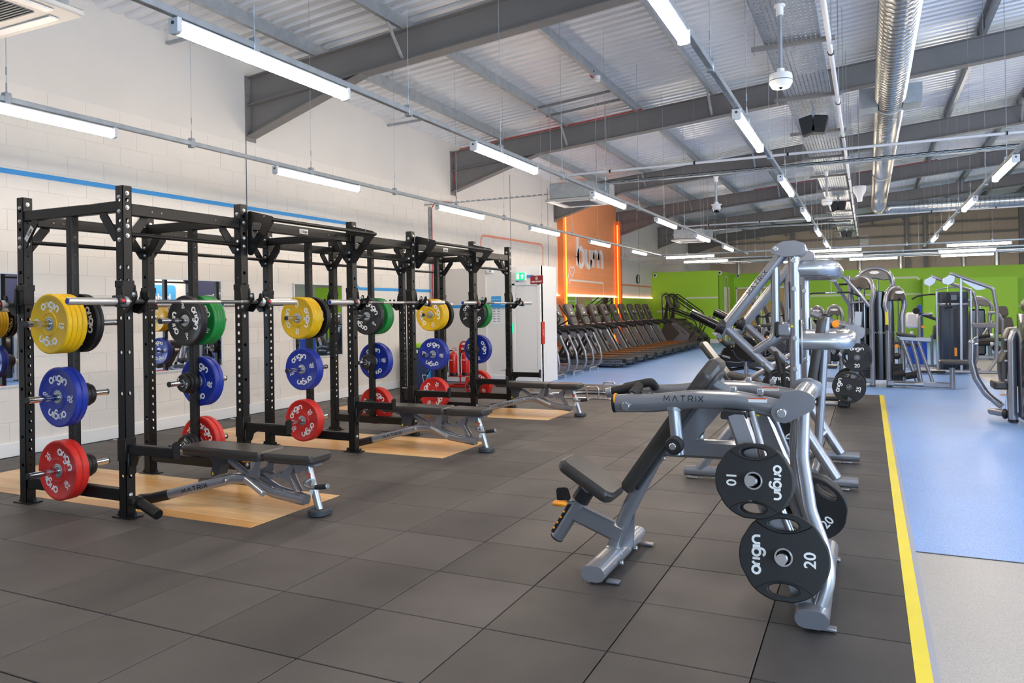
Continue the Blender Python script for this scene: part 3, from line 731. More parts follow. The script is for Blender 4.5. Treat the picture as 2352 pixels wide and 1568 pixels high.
for ri, x in enumerate(RAILX):
    y0, y1 = 1.2, 24.4
    t = thing('lighting_rail', 'long galvanised lighting %s' % RN[ri], 'rail', (x, 0, ZL), group='lighting rails')
    b = MB(); b.rect([(0, y0, .115), (0, y1, .115)], .041, .041, .003); put('channel', b, 'galvanised', t)
    yy = y0 + .6; n = 0
    while yy < y1:
        h = put('hanger_clip', hang_me, None, t, (0, yy, .12)); put('hanging_wire', wire_me(roofz(x) + .1 - ZL - .12), None, h); yy += 1.71; n += 1
    for k in range(7):
        y = 2.91 + 3.42 * k
        if k == 6 : continue
        place_light((x, y, ZL), 0, '%s LED light from the camera on the %s' % (ORD[k], RN[ri]))
CR = [(23.4, ZL, [-5.68, -1.62, 1.93, 5.5, 9.0]), (26.0, ZL, [-5.7, -1.6, 1.93, 5.5, 9.0]), (28.4, ZL, [-2.7, -.56, 2.18, 5.5, 9.0]), (38.2, 2.72, [-6.6, -2.5, 1.5, 5.5]), (41.5, 2.72, [-5.0, 0.0, 5.0])]  # last two rails added unseen behind the green wall to brighten the gable
CN = ['nearest cross rail before the green rooms', 'middle cross rail before the green rooms', 'farthest cross rail before the green rooms', 'nearer added unseen rail behind the green wall', 'farther added unseen rail behind the green wall']
for ci, (y, zl, ls) in enumerate(CR):
    t = thing('lighting_rail', 'galvanised %s' % CN[ci], 'rail', (0, y, zl), group='lighting rails')
    b = MB(); b.rect([(-7.2, 0, .115), (11.0, 0, .115)], .041, .041, .003); put('channel', b, 'galvanised', t)
    for i in range(9): h = put('hanger_clip', hang_me, None, t, (-7.0 + 2 * i, 0, .12)); put('hanging_wire', wire_me(roofz(-7.0 + 2 * i) + .1 - zl - .12), None, h)
    for i, x in enumerate(ls): place_light((x, y, zl), -PI / 2, '%s LED light from the left on the %s' % (ORD[i], CN[ci]))  # lights past the right edge are unseen, added for ambient light
# ---- cable tray (ribbed perforated) hung under the roof, running away
tx0, tx1, tz = -.87, -.36, 4.0
t = thing('cable_tray', 'wide perforated galvanised cable tray running away beside the duct', 'tray', (tx0, 0, tz))
sl = MB(); w = (tx1 - tx0) / 12
for i in range(12): sl.box((tx0 + (i + .5) * w, 1.45, tz), (w - .013, 2.88, .003))
for j in range(36): sl.box(((tx0 + tx1) / 2, .05 + j * .08, tz + .004), (tx1 - tx0, .03, .003))
for x in (tx0, tx1): sl.box((x, 1.45, tz + .025), (.003, 2.88, .05))
sl = sl.mesh('tray_section', 'galvanised', 0)
for k in range(10): put('tray_section', sl, None, t, (-tx0, 2.0 + k * 2.9, -tz))
st = MB(); st.rect([(-.12, 0, 0), (.63, 0, 0)], .041, .041, .003); st = st.mesh('support_channel', 'beam_grey')
for k in range(14):
    y = 3.6 + k * 2.05
    o = put('support_channel', st, None, t, (0, y, -.03))
    for x in (-.09, .6): r_ = MB(); r_.tube([(x, 0, -.06), (x, 0, roofz(tx0 + x) - tz + .12)], .005, 6); put('threaded_rod', r_, 'zinc', o)
t = thing('white_conduit', 'white pipe clipped along the right side of the cable tray', 'pipe', (-.29, 0, 3.96))
put('pipe', MB().tube([(0, 2, 0), (0, 30, 0)], .024, 10), 'pipe_white', t)
for k in range(14): put('clip', MB().cyl((0, 4 + k * 2.05, 0), (0, 4.03 + k * 2.05, 0), .031, 10), 'cable_black', t)
# ---- spiral duct
t = thing('spiral_duct', 'large silver spiral ventilation duct with elbow at its far end', 'duct', (.36, 0, 4.62))
R = .205; pr_ = [(R, -3.0)]; y = -3.0
while y < 27.0: pr_ += [(R, y + .105), (R + .011, y + .113), (R + .011, y + .123), (R, y + .131)]; y += .13
put('long_run', MB().lathe(pr_, (0, 0, 0), (0, 1, 0), 28), 'duct_steel', t)
eb = MB(); eb.tube([(0, 27.0, 0), (0, 27.8, 0), (.8, 27.8, 0)], R + .004, 24, fil=.5, nb=8); put('elbow', eb, 'duct_steel', t)
pr_ = [(R, 0)]; y = 0
while y < 11.5: pr_ += [(R, y + .105), (R + .011, y + .113), (R + .011, y + .123), (R, y + .131)]; y += .13
put('cross_run', MB().lathe(pr_, (.8, 27.8, 0), (1, 0, 0), 28), 'duct_steel', t)
for y in (6.0, 13.1, 20): b = MB(); b.lathe([(R + .002, -.03), (R + .02, -.03), (R + .02, .03), (R + .002, .03)], (0, y, 0), (0, 1, 0), 24); put('duct_clamp', b, 'galvanised', t)
for s in (-1, 1): b = MB(); b.box((s * .3, 13.0, .0), (.26, .42, .3), .005); put('duct_damper_box', b, 'galvanised', t)
# small duct run with drops above the green rooms
t = thing('room_duct', 'small silver duct run with drops above the green rooms', 'duct', (0, 36.5, 3.62))
put('main_run', MB().tube([(-6.5, 0, 0), (9, 0, 0)], .13, 16), 'duct_steel', t)
for i, x in enumerate((-5.4, -3.1, -.3, 1.3, 3.6, 4.8)):
    b = MB(); b.tube([(x, 0, 0), (x, -.3, 0), (x, -.3, -1.1)] if i % 2 == 0 else [(x, -.0, 0), (x, 0, -1.1)], .11, 14, fil=.2); put('drop', b, 'duct_steel', t)
for x in (-6, -2, 2, 6): put('hanging_rod', MB().tube([(x, 0, .1), (x, 0, roofz(x) - 3.62 + .1)], .006, 6), 'zinc', t)
# ---- cross pipes and ladder trays along X
def crosspipe(y, z, x0, x1, lab):
    t = thing('drain_pipe', lab, 'pipe', (x0, y, z)); b = MB(); b.tube([(0, 0, -.25), (0, 0, 0), (x1 - x0, 0, -.01)], .022, 10, fil=.05); put('pipe', b, 'pipe_white', t)
    n = int((x1 - x0) / 1.5)
    for i in [j for j in range(n) if abs(x0 + .8 + j * 1.5 - .36) > .35]: q = put('pipe_clip', MB().cyl((.8 + i * 1.5, 0, 0), (.83 + i * 1.5, 0, 0), .029, 10), 'cable_black', t); put('hanging_wire', MB().tube([(.815 + i * 1.5, 0, 0), (.815 + i * 1.5, 0, roofz(x0 + .8 + i * 1.5) - z + .1)], .002, 5), 'galvanised', q)
def ladder(y, z, x0, x1, lab):
    t = thing('cable_basket', lab, 'tray', (x0, y, z)); L = x1 - x0
    b = MB()
    b.box((L / 2, 0, 0), (L, .1, .002))
    for s in (-.05, .05): b.box((L / 2, s, .03), (L, .003, .014)); b.box((L / 2, s, .004), (L, .003, .012))
    k = int(L / .12)
    for i in range(k):
        for s in (-.05, .05): b.box((.06 + i * .12, s, .018), (.06, .003, .03))
    put('tray', b, 'galvanised', t)
    put('cables', MB().tube([(0, 0, .04), (L * .3, .01, .045), (L * .6, -.01, .05), (L, 0, .045)], .018, 6), 'cable_black', t)
crosspipe(13.0, 3.92, -4.95, XR - .1, 'white drain pipe crossing the room from the middle air conditioner')
ladder(13.0, 3.69, -4.25, XR - .1, 'slotted steel cable tray crossing below the nearer drain pipe')
crosspipe(23.6, 3.98, -5.2, 6.0, 'white drain pipe crossing the room from the farthest air conditioner')
ladder(23.6, 3.81, -4.5, -.4, 'slotted steel cable tray crossing below the farther drain pipe')
t = thing('wall_cable_tray', 'slotted steel cable tray from the left wall to the middle air conditioner', 'tray', (XW, 13.2, 3.62))
b = MB(); b.box((1.5, 0, 0), (2.9, .05, .003))
for s in (-.025, .025):
    for i in range(24): b.box((.1 + i * .12, s, .012), (.07, .003, .024))
put('tray', b, 'galvanised', t); b = MB(); b.box((.03, .25, -1.0), (.02, .05, 2.0))
for i in range(16): b.box((.04, .25, -1.9 + i * .12), (.02, .06, .05))
put('riser', b, 'galvanised', t); put('red_cable', MB().tube([(.06, .27, -1.9), (.06, .27, -.02), (.2, .2, .1), (.1, 1.26, .2), (.02, 1.26, 1.25), (.2, 1.26, 1.35)], .012, 6, fil=.04), 'cable_red', t)
for k, y in enumerate((14.46, 26.45)):
    b = MB(); b.tube([(XW + .25, y - .1, roofz(XW + .25) + .012), (-3.9, y - .1, roofz(-3.9) + .012)] if k == 0 else [(-3.4, y - .1, roofz(-3.4) + .012), (2, y - .1, roofz(2) + .012)], .012, 6); tag(put('red_cable_run', b, 'cable_red'), 'red cable clipped along the top of the %s roof beam' % ['second', 'fourth'][k], 'cable')
# ---- ceiling cassette air conditioners
def ac(loc, label):
    t = thing('air_conditioner', label, 'air conditioner', loc)
    put('casing', MB().box((0, 0, .19), (.84, .84, .28), .01), 'galvanised', t); put('fascia', MB().box((0, 0, .02), (.97, .97, .045), .012), 'ac_plastic', t)
    g = MB()
    for i in range(22): g.box((0, -.27 + i * .0257, -.006), (.56, .013, .008))
    put('grille', g, 'print_grey', t)
    for s in (-1, 1):
        put('flap', MB().box((s * .39, 0, -.006), (.07, .62, .012), .003), 'light_body', t); put('flap', MB().box((0, s * .39, -.006), (.62, .07, .012), .003), 'light_body', t)
    put('sensor', MB().cyl((.4, -.4, 0), (.4, -.4, -.04), .045, 16, r2=.035, bev=.005), 'white_plastic', t)
    put('duct_stub', MB().box((.5, .1, .2), (.2, .3, .24), .004), 'galvanised', t)
    for sx in (-1, 1):
        for sy in (-1, 1): q = put('bracket', MB().box((sx * .44, sy * .3, .2), (.06, .05, .04)), 'zinc', t); put('hanging_rod', MB().tube([(sx * .44, sy * .3, .1), (sx * .44, sy * .3, roofz(loc[0] + sx * .44) - loc[2] + .05)], .005, 6), 'zinc', q)
    for sy in (-1, 1): put('roof_channel', MB().rect([(-.75, sy * .3, roofz(loc[0] - .75) - loc[2] + .03), (.75, sy * .3, roofz(loc[0] + .75) - loc[2] + .03)], .041, .041, .002), 'beam_grey', t)
ac((-5.07, 2.80, 3.42), 'white ceiling air conditioner cut off by the top left corner'); ac((-4.8, 13.2, 3.42), 'boxy ceiling air conditioner beside the orange wall bay'); ac((-4.72, 22.6, 3.42), 'small distant ceiling air conditioner near the green rooms')
# ---- cameras and sensors on poles
def pole_dome(x, y, ztop, zb, kind, label):
    t = thing('pole_camera', label, 'camera', (x, y, zb)); H = ztop - zb
    put('flange', MB().cyl((0, 0, H - .02), (0, 0, H), .045, 16, bev=.004).cyl((0, 0, H - .09), (0, 0, H - .02), .03, 14), 'white_plastic', t)
    put('pole', MB().cyl((0, 0, .17), (0, 0, H - .05), .019, 12), 'silver_light', t)
    if kind == 0:
        put('housing', MB().lathe([(0, .17), (.03, .17), (.03, .135), (.085, .125), (.092, .10), (.092, .05), (.07, .012), (.0, 0)], (0, 0, 0), (0, 0, 1), 24), 'white_plastic', t)
        put('seam', MB().lathe([(.0925, .066), (.0935, .069), (.0925, .072)], (0, 0, 0), (0, 0, 1), 24), 'print_grey', t); put('lens', MB().sphere((0, -.03, .012), .018, 10, 6), 'black_shiny', t)
    else:
        put('housing', MB().lathe([(0, .18), (.03, .18), (.035, .15), (.085, .14), (.085, .125), (.065, .12), (.07, .06), (.055, .045)], (0, 0, 0), (0, 0, 1), 24), 'white_plastic', t); put('dome', MB().sphere((0, 0, .045), .055, 14, 8), 'black_shiny', t)
pole_dome(-.62, 6.60, 3.95, 3.25, 0, 'nearest white round sensor hanging on a pole below the cable tray'); pole_dome(-.655, 15.18, 3.95, 3.3, 0, 'farther white round sensor hanging on a pole below the cable tray'); pole_dome(-2.28, 13.0, 3.66, 3.05, 1, 'white dome camera hanging on a pole left of the cable tray')
for i, y in enumerate((10.59, 19.6, 27.5)):
    t = thing('twin_speaker', '%s pair of black speakers under the cable tray' % ['nearest', 'middle', 'farthest'][i], 'speaker', (-.6, y, 3.93))
    for s in (-1, 1): put('cabinet', MB().prism(roundpoly([(-.085, -.13), (.085, -.11), (.085, .11), (-.085, .1)], .02), (s * .1, 0, -.1), (1, 0, 0), (0, 0, 1), .17, .01), 'black_plastic', t, rot=(0, s * .2, 0))
    put('bracket', MB().box((0, 0, .01), (.05, .05, .12)), 'galvanised', t)
t = thing('horn_speaker', 'pale grey horn fitting hanging between cable tray and duct', 'speaker', (-.12, 17.5, 3.85))
put('horn', MB().lathe([(.13, .0), (.135, .02), (.12, .12), (.06, .22), (.05, .32), (0, .33)], (0, 0, .1), (0, 0, -1), 18), 'light_body', t); put('bracket', MB().tube([(0, 0, .1), (0, 0, 1.95)], .01, 6), 'zinc', t)
for i, (x, y) in enumerate(((-4.0, 11.9), (-2.3, 17.4), (-3.7, 21.2))):
    t = thing('smoke_detector', '%s small white smoke detector on a roof purlin' % ['nearest', 'middle', 'farthest'][i], 'detector', (x + .02, y, roofz(x) - .1))
    put('base', MB().lathe([(0, .1), (.055, .1), (.055, .07), (.048, .065), (.05, .02), (.03, 0), (0, 0)], (0, 0, 0), (0, 0, 1), 18), 'white_plastic', t); put('red_tail', MB().tube([(-.05, 0, .1), (-.1, 0, .09), (-.11, 0, .15), (-.05, .0, .2)], .012, 6, fil=.03), 'cable_red', t)
# ================================================================== SQUAT RACK RIG
XF, XBK, XM = -4.908, -6.056, -5.482
FY = [3.7945, 4.931, 6.483, 7.619, 9.171, 10.307]; PW = .075
FN = ['nearest', 'second', 'third', 'fourth', 'fifth', 'farthest']
rig = thing('squat_rack_rig', 'long black steel squat rack rig of three bays along the wall', 'rack', (XM, FY[0], 0))
def face(zs_big, zs_small, H, M, name):
    loops = [[(-PW / 2, 0), (PW / 2, 0), (PW / 2, H), (-PW / 2, H)]]
    for z in zs_big: loops.append([(.0155 * math.cos(2 * PI * i / 10), z + .0155 * math.sin(2 * PI * i / 10)) for i in range(10)])
    for z in zs_small: loops.append([(.006 * math.cos(2 * PI * i / 6), z + .007 * math.sin(2 * PI * i / 6)) for i in range(6)])
    return holed(name, loops, .004, 'black_steel', 0, M, 0)
def post_mesh(H, bx, by, xm=None, yp=None):
    """square tube; bx/by: big holes on the X faces / Y faces"""
    big = [.42 + i * .0735 for i in range(17) if .42 + i * .0735 < 1.62]; small = [.3, .36, 1.66, 1.7, 1.78, 1.95, H - .06, H - .2] + [.5 + .1475 * i for i in range(0)]
    few = [.3, .52, .9, 1.2, 1.45, 1.68, 1.72, 1.82, H - .1, H - .25]
    ms = []
    for s in (-1, 1):
        b1 = bx or (xm and s < 0); b2 = by or (yp and s > 0)
        ms.append(face(big if b1 else few, small if b1 else [], H, frame((s * (PW / 2 - .002), 0, 0), (0, 1, 0), (0, 0, 1)), 'f'))
        ms.append(face(big if b2 else few, small if b2 else [], H, frame((0, s * (PW / 2 - .002), 0), (1, 0, 0), (0, 0, 1)), 'f'))
    b = MB(); b.box((0, 0, H + .001), (PW, PW, .004)); ms.append(b.mesh('c', 'black_steel', 0))
    return join('post', ms, 'black_steel', 0)
few_to_small = None
PM = {'front': post_mesh(2.41, False, True, xm=True), 'first': post_mesh(2.41, False, False), 'back': post_mesh(2.36, True, False, yp=True), 'backfirst': post_mesh(2.41, True, False, yp=True)}
bolt_me = MB().cyl((0, 0, 0), (0, 0, .012), .012, 6, bev=.003).cyl((0, 0, -.004), (0, 0, .002), .016, 10).mesh('bolt', 'zinc')
foot_me = MB().box((0, 0, .005), (.2, .11, .01), .002).mesh('foot_plate', 'black_steel')
fbolt_me = MB().cyl((0, 0, 0), (0, 0, .03), .012, 8, bev=.004).cyl((0, 0, 0), (0, 0, .006), .02, 10).mesh('anchor_bolt', 'black_plastic')
def rp(name, geo, m, x, y, z, rot=(0, 0, 0), par=None):
    return put(name, geo, m, par or rig, (x - XM, y - FY[0], z) if par is None else (x, y, z), rot)
for k, y in enumerate(FY):
    for fr in (1, 0):
        x = XF if fr else XBK
        p = rp('post', PM['first' if (fr and k == 0) else 'front' if fr else 'backfirst' if k == 0 else 'back'], None, x, y, 0)
        fp = put('foot_plate', foot_me, None, p)
        for s in (-1, 1): put('anchor_bolt', fbolt_me, None, p, (s * .082, 0, .01))
        s = 1 if fr else -1
        for z in (2.36 if fr or k == 0 else 2.31, 2.255, 2.12, 2.05):
            put('bolt', bolt_me, None, p, (PW / 2 * 1, 0, z), (0, PI / 2, 0)); put('bolt', bolt_me, None, p, (0, -PW / 2, z - .03), (PI / 2, 0, 0))
        put('bolt', bolt_me, None, p, (PW / 2, 0, .165), (0, PI / 2, 0))
    # cross beams top and bottom, storage post
    LX = XF - XBK - PW
    rp('cross_beam', MB().box((0, 0, 0), (LX, .06, .08), .006), 'black_steel', XM, y, 2.265); rp('cross_beam', MB().box((0, 0, 0), (LX, .06, .086), .006), 'black_steel', XM, y, .16)
    sp = rp('storage_post', holed('storage_post', [[(-.03, .2), (.03, .2), (.03, 2.225), (-.03, 2.225)]], .06, 'black_steel', .002, frame((0, 0, 0), (1, 0, 0), (0, 0, 1)), 30), None, XM, y, 0)
    dots = MB()
    for i in range(13): dots.cyl((0, -.0305, .45 + i * .135), (0, -.0315, .45 + i * .135), .007, 8); dots.cyl((.0305, 0, .45 + i * .135), (.0315, 0, .45 + i * .135), .006, 8)
    put('hole_rims', dots, 'black_shiny', sp)
    for s in (-1, 1): rp('corner_brace', MB().prism([(0, -.215), (.03, -.215), (.175, -.03), (.175, 0), (.11, 0), (0, -.14)] if s > 0 else [(0, -.215), (0, -.14), (-.11, 0), (-.175, 0), (-.175, -.03), (-.03, -.215)], (0, 0, 0), (1, 0, 0), (0, 0, 1), .012), 'black_steel', (XBK + PW / 2) if s > 0 else (XF - PW / 2), y - .03, 2.225)
    # weight pegs
    for z in (1.415, .866, .32):
        for s in (-1, 1):
            pg = MB(); pg.cyl((0, s * .03, 0), (0, s * .045, 0), .045, 16); PL = .355 if (z > 1 or (s < 0) == (k % 2 == 0)) else .27; pg.cyl((0, s * .03, 0), (0, s * PL, 0), .0235, 16, bev=.003); put('weight_peg', pg, 'chrome', sp, (0, 0, z))
            put('peg_cap', MB().cyl((0, s * (PL - .005), 0), (0, s * (PL + .01), 0), .0245, 14, bev=.004), 'black_plastic', sp, (0, 0, z))
# long beams, round bars
for k in range(5):
    y0, y1 = FY[k] + PW / 2, FY[k + 1] - PW / 2; L = y1 - y0; ym = (y0 + y1) / 2
    for fr in (1, 0):
        x = XF if fr else XBK
        bm = rp('long_beam', MB().box((0, 0, 0), (.06, L, .088), .006), 'black_steel', x, ym, 2.245 if fr else 2.235)
        hm = MB()
        for t in (-.33, -.25, .25, .33): hm.cyl((.0305, L * t, 0), (.0312, L * t, 0), .008, 8)
        put('hole_rims', hm, 'black_shiny', bm)
        if not (fr and k % 2): rp('pull_up_bar', MB().tube([(0, -L / 2, 0), (0, L / 2, 0)], .0165, 12), 'black_steel', x, ym, 2.064)
        elif k % 2:
            # maker's plate on the beam and the outrigger pull-up bar with its two gussets
            put('maker_plate', MB().box((.032, 0, 0), (.003, .12, .045), .001), 'hub_steel', bm)
            put('lettering', text_mesh('Edge', .034, 'black_plastic', frame((.0345, .015, 0), (0, 1, 0), (0, 0, 1)), bold=.001), None, bm)
            put('lettering', strokes([[(-.045, -.012), (-.027, -.012), (-.027, .012), (-.045, .012), (-.045, 0), (-.027, 0)]], .004, 'black_plastic', frame((.0345, 0, 0), (0, 1, 0), (0, 0, 1))), None, bm)
            gl = [roundpoly([(0, 2.365), (.27, 2.30), (.312, 2.27), (.05, 1.975), (0, 1.975)], .025), roundpoly([(.05, 2.262), (.165, 2.245), (.155, 2.215), (.07, 2.115), (.05, 2.13)], .015), [(.185 + .009 * math.cos(t), 2.305 + .009 * math.sin(t)) for t in [2 * PI * i / 8 for i in range(8)]]]
            gm = holed('gusset', gl, .01, 'black_steel', 0, frame((0, 0, 0), (1, 0, 0), (0, 0, 1)), 0)
            for yy in (FY[k] + PW / 2 + .01, FY[k + 1] - PW / 2 - .01): rp('gusset', gm, None, x + PW / 2, yy, 0)
            rp('outrigger_bar', MB().tube([(0, -L / 2 - .02, 0), (0, L / 2 + .02, 0)], .0175, 12), 'black_steel', x + PW / 2 + .285, ym, 2.268)
    for s, yy in ((1, FY[k] + PW / 2), (-1, FY[k + 1] - PW / 2)):
        for fr in (1, 0): rp('corner_brace', MB().prism([(0, -.215), (0, -.14), (-.11, 0), (-.175, 0), (-.175, -.03), (-.03, -.215)] if s < 0 else [(0, -.215), (.03, -.215), (.175, -.03), (.175, 0), (.11, 0), (0, -.14)], (0, 0, 0), (0, 1, 0), (0, 0, 1), .012), 'black_steel', (XF if fr else XBK) - .02, yy, 2.2)
q = put('maker_plate', MB().box((0, 0, 0), (.13, .003, .045), .001), 'hub_steel', rig, (XBK + .115 - XM, -.04, 2.12), (0, -PI / 4 - .1, 0)); put('lettering', text_mesh('Edge', .034, 'black_plastic', frame((.015, -.002, 0), (1, 0, 0), (0, 0, 1)), bold=.001), None, q)
# landmine sleeve on the first post
lm = thing('landmine_sleeve', 'black landmine tube hinged at the foot of the nearest front post', 'attachment', (XF + .04, FY[0] - .02, .13))
put('hinge', MB().box((.04, 0, 0), (.07, .06, .06), .01).cyl((.09, -.04, 0), (.09, .04, 0), .022, 12), 'black_steel', lm); put('sleeve', MB().cyl((.1, -.0, .0), (.35, -.04, -.06), .037, 18, bev=.004).cyl((.09, .0, .0), (.13, -.012, -.008), .044, 18), 'black_steel', lm)
# ---- J-hooks and spotter arms
def make_hook():
    t = thing('bar_hook', 'hook', 'hook', group='bar hooks')
    put('bracket', MB().box((0, 0, .03), (.088, .086, .13), .004).box((0, 0, .1), (.088, .1, .05), .004), 'black_steel', t)
    put('cradle', MB().prism(roundpoly([(.03, -.11), (.08, -.115), (.17, -.03), (.19, .0), (.185, .045), (.165, .045), (.15, .0), (.1, -.02), (.06, -.02), (.045, .09), (.03, .1)], .012, 3), (0, -.05, 0), (1, 0, 0), (0, 0, 1), .014), 'black_steel', t)
    put('cradle', MB().prism(roundpoly([(.03, -.11), (.08, -.115), (.17, -.03), (.19, .0), (.185, .045), (.165, .045), (.15, .0), (.1, -.02), (.06, -.02), (.045, .09), (.03, .1)], .012, 3), (0, .05, 0), (1, 0, 0), (0, 0, 1), .014), 'black_steel', t)
    put('pad', MB().box((.11, 0, -.03), (.1, .085, .012), .003), 'black_plastic', t)
    for (x, z) in ((.07, -.07), (.13, -.03), (.17, .02)): put('bolt', bolt_me, None, t, (x, -.057, z), (PI / 2, 0, 0))
    return t
def make_arm():
    t = thing('spotter_arm', 'arm', 'attachment', group='spotter arms')
    put('bracket', MB().box((0, 0, 0), (.09, .09, .17), .004).box((.05, 0, -.1), (.02, .07, .16), .006), 'black_steel', t)
    put('arm', MB().box((.27, 0, 0), (.46, .055, .066), .004).prism([(.05, -.03), (.05, -.12), (.075, -.12), (.1, -.06), (.15, -.035)], (0, 0, 0), (1, 0, 0), (0, 0, 1), .05), 'black_steel', t)
    put('end_stop', MB().prism(roundpoly([(-.03, -.05), (.03, -.05), (.03, .06), (.0, .075), (-.03, .06)], .012), (.503, 0, .01), (0, 1, 0), (0, 0, 1), .014), 'black_steel', t)
    put('pin', MB().cyl((-.14, 0, .06), (.0, 0, .06), .006, 8), 'zinc', t); put('liner', MB().box((.27, 0, .035), (.44, .05, .006)), 'black_plastic', t)
    return t
H0, A0 = make_hook(), make_arm(); first = True
ZB = 1.568
for k, y in enumerate(FY):
    for fr in (1, 0):
        x = XF if fr else XBK; side = 'aisle' if fr else 'wall'
        lh = 'black bar hook on the %s side post of the %s rack frame' % (side, FN[k]); la = 'black spotter arm low on the aisle side post of the %s rack frame' % FN[k]
        if first: H0.location = (x, y, ZB + .03); H0['label'] = lh; A0.location = (x, y, .495); A0['label'] = la; first = False
        else:
            dup(H0, (x, y, ZB + .03), (0, 0, 0 if fr else PI), lh)
            if fr: dup(A0, (x, y, .495), None, la)
# ---- barbells
def make_bar():
    t = thing('barbell', 'bar', 'barbell', group='olympic barbells')
    put('shaft', MB().tube([(0, -.68, 0), (0, .68, 0)], .0145, 14), 'bar_steel', t)
    kn = MB()
    for s in (-1, 1): kn.tube([(0, s * .2, 0), (0, s * .42, 0)], .0148, 14); kn.tube([(0, s * .43, 0), (0, s * .63, 0)], .0148, 14)
    put('knurling', kn, mat('knurl', '#7d7d7e', .45, .9), t)
    for s in (-1, 1):
        sl = put('sleeve', MB().cyl((0, s * .655, 0), (0, s * .685, 0), .036, 18, bev=.004).cyl((0, s * .685, 0), (0, s * 1.1, 0), .0255, 18, bev=.003), 'bar_steel', t); put('end_cap', MB().cyl((0, s * 1.1, 0), (0, s * 1.101, 0), .019, 14), 'plate_blue', sl)
        c = put('collar', MB().lathe([(.028, 0), (.044, .004), (.046, .02), (.04, .05), (.028, .055)], (0, s * .69, 0), (0, s, 0), 10).box((.03, s * .72, -.03), (.05, .05, .035), .008).box((-.03, s * .72, .028), (.04, .04, .03), .006), 'black_plastic', t)
        put('lever', MB().box((.045, s * .72, .005), (.012, .03, .02), .003), 'red_paint', c)
    return t
B0 = make_bar(); first = True
for k in (0, 2, 4):
    yc = (FY[k] + FY[k + 1]) / 2
    for fr in (1, 0):
        l = 'steel barbell racked on the %s side of the %s rack bay' % ('aisle' if fr else 'wall', ['nearest', '', 'middle', '', 'farthest'][k]); loc = (XF + .134 if fr else XBK - .134, yc, ZB)
        if first: B0.location = loc; B0['label'] = l; first = False
        else: dup(B0, loc, label=l)
# ---- plates
def make_bumper(colour, kg, th, matname):
    t = thing('bumper_plate', 'plate', 'weight plate', group='%s bumper plates' % colour); h = th / 2 - .001; R = .2235
    put('rubber_disc', MB().lathe([(.052, -h + .004), (.075, -h + .004), (.08, -h), (.088, -h), (.092, -h + .004), (.192, -h + .004), (.198, -h), (R - .008, -h), (R, -h + .007), (R, h - .007), (R - .008, h), (.198, h), (.192, h - .004), (.092, h - .004), (.088, h), (.08, h), (.075, h - .004), (.052, h - .004)], (0, 0, 0), (0, 1, 0), 48), matname, t)
    put('steel_hub', MB().lathe([(.0255, -h), (.034, -h - .001), (.05, -h + .003), (.053, -h + .005), (.053, h - .005), (.05, h - .003), (.034, h + .001), (.0255, h)], (0, 0, 0), (0, 1, 0), 32), 'hub_steel', t)
    put('hub_ring', MB().lathe([(.0405, -h), (.042, -h - .001), (.0435, -h)], (0, 0, 0), (0, 1, 0), 32), 'print_grey', t)
    ms = []
    for s in (-1, 1):
        M = frame((0, s * (h - .003), 0), (-s, 0, 0), (0, 0, 1)) if s > 0 else frame((0, -(h - .003), 0), (1, 0, 0), (0, 0, 1))
        for a in (0, PI):
            Rm = M @ Matrix.Rotation(a, 4, 'Z')
            ms.append(strokes(origin_lines(.040, 0, .142, .142), .0132, 'white_letter', Rm))
            ms.append(text_mesh(str(kg), .056, 'white_letter', M @ Matrix.Rotation(a + PI / 2, 4, 'Z') @ Matrix.Translation((0, .148, 0)), bold=.0015)); ms.append(text_mesh('KG', .026, 'white_letter', M @ Matrix.Rotation(a + PI / 2, 4, 'Z') @ Matrix.Translation((0, .118, 0)), bold=.0008))
    put('lettering', join('lettering', ms, 'white_letter', 0), None, t)
    return t
def make_small(R, kg, th):
    t = thing('small_plate', 'plate', 'weight plate', group='small black change plates'); h = th / 2 - .001
    put('disc', MB().lathe([(.026, -h), (.034, -h - .001), (.038, -h + .003), (R * .82, -h + .002), (R * .9, -h), (R, -h + .005), (R, h - .005), (R * .9, h), (.038, h - .003), (.034, h), (.026, h)], (0, 0, 0), (0, 1, 0), 32), 'plate_black', t)
    put('ring', MB().lathe([(.0255, -h - .0005), (.031, -h - .0015), (.031, h + .0005), (.0255, h + .0005)], (0, 0, 0), (0, 1, 0), 24), 'hub_steel', t)
    ms = [text_mesh(kg, .028, 'white_letter', frame((.055, -h - .0005, 0), (0, 0, 1), (-1, 0, 0)), bold=.0006), strokes(origin_lines(.012, 0, .0), .0042, 'white_letter', frame((-.055, -h - .0005, 0), (0, 0, -1), (1, 0, 0)))]
    put('lettering', join('lettering', ms, 'white_letter', 0), None, t); return t
PROTO = {'yellow': (make_bumper('yellow', 15, .0395, 'plate_yellow'), .0395, 'yellow 15 kg bumper plate'), 'blue': (make_bumper('blue', 20, .05, 'plate_blue'), .05, 'blue 20 kg bumper plate'), 'red': (make_bumper('red', 25, .053, 'plate_red'), .053, 'red 25 kg bumper plate'),
         'green': (make_bumper('green', 10, .033, 'plate_green'), .033, 'green 10 kg bumper plate'), 'black': (make_bumper('black', 5, .032, 'plate_black'), .032, 'black 5 kg bumper plate')}
STH = [.032, .026, .04]; SM = [make_small(.09, '2.5', STH[0]), make_small(.078, '1.25', STH[1]), make_small(.098, '5', STH[2])]
firsts = {k: True for k in PROTO}; smf = [True] * 3
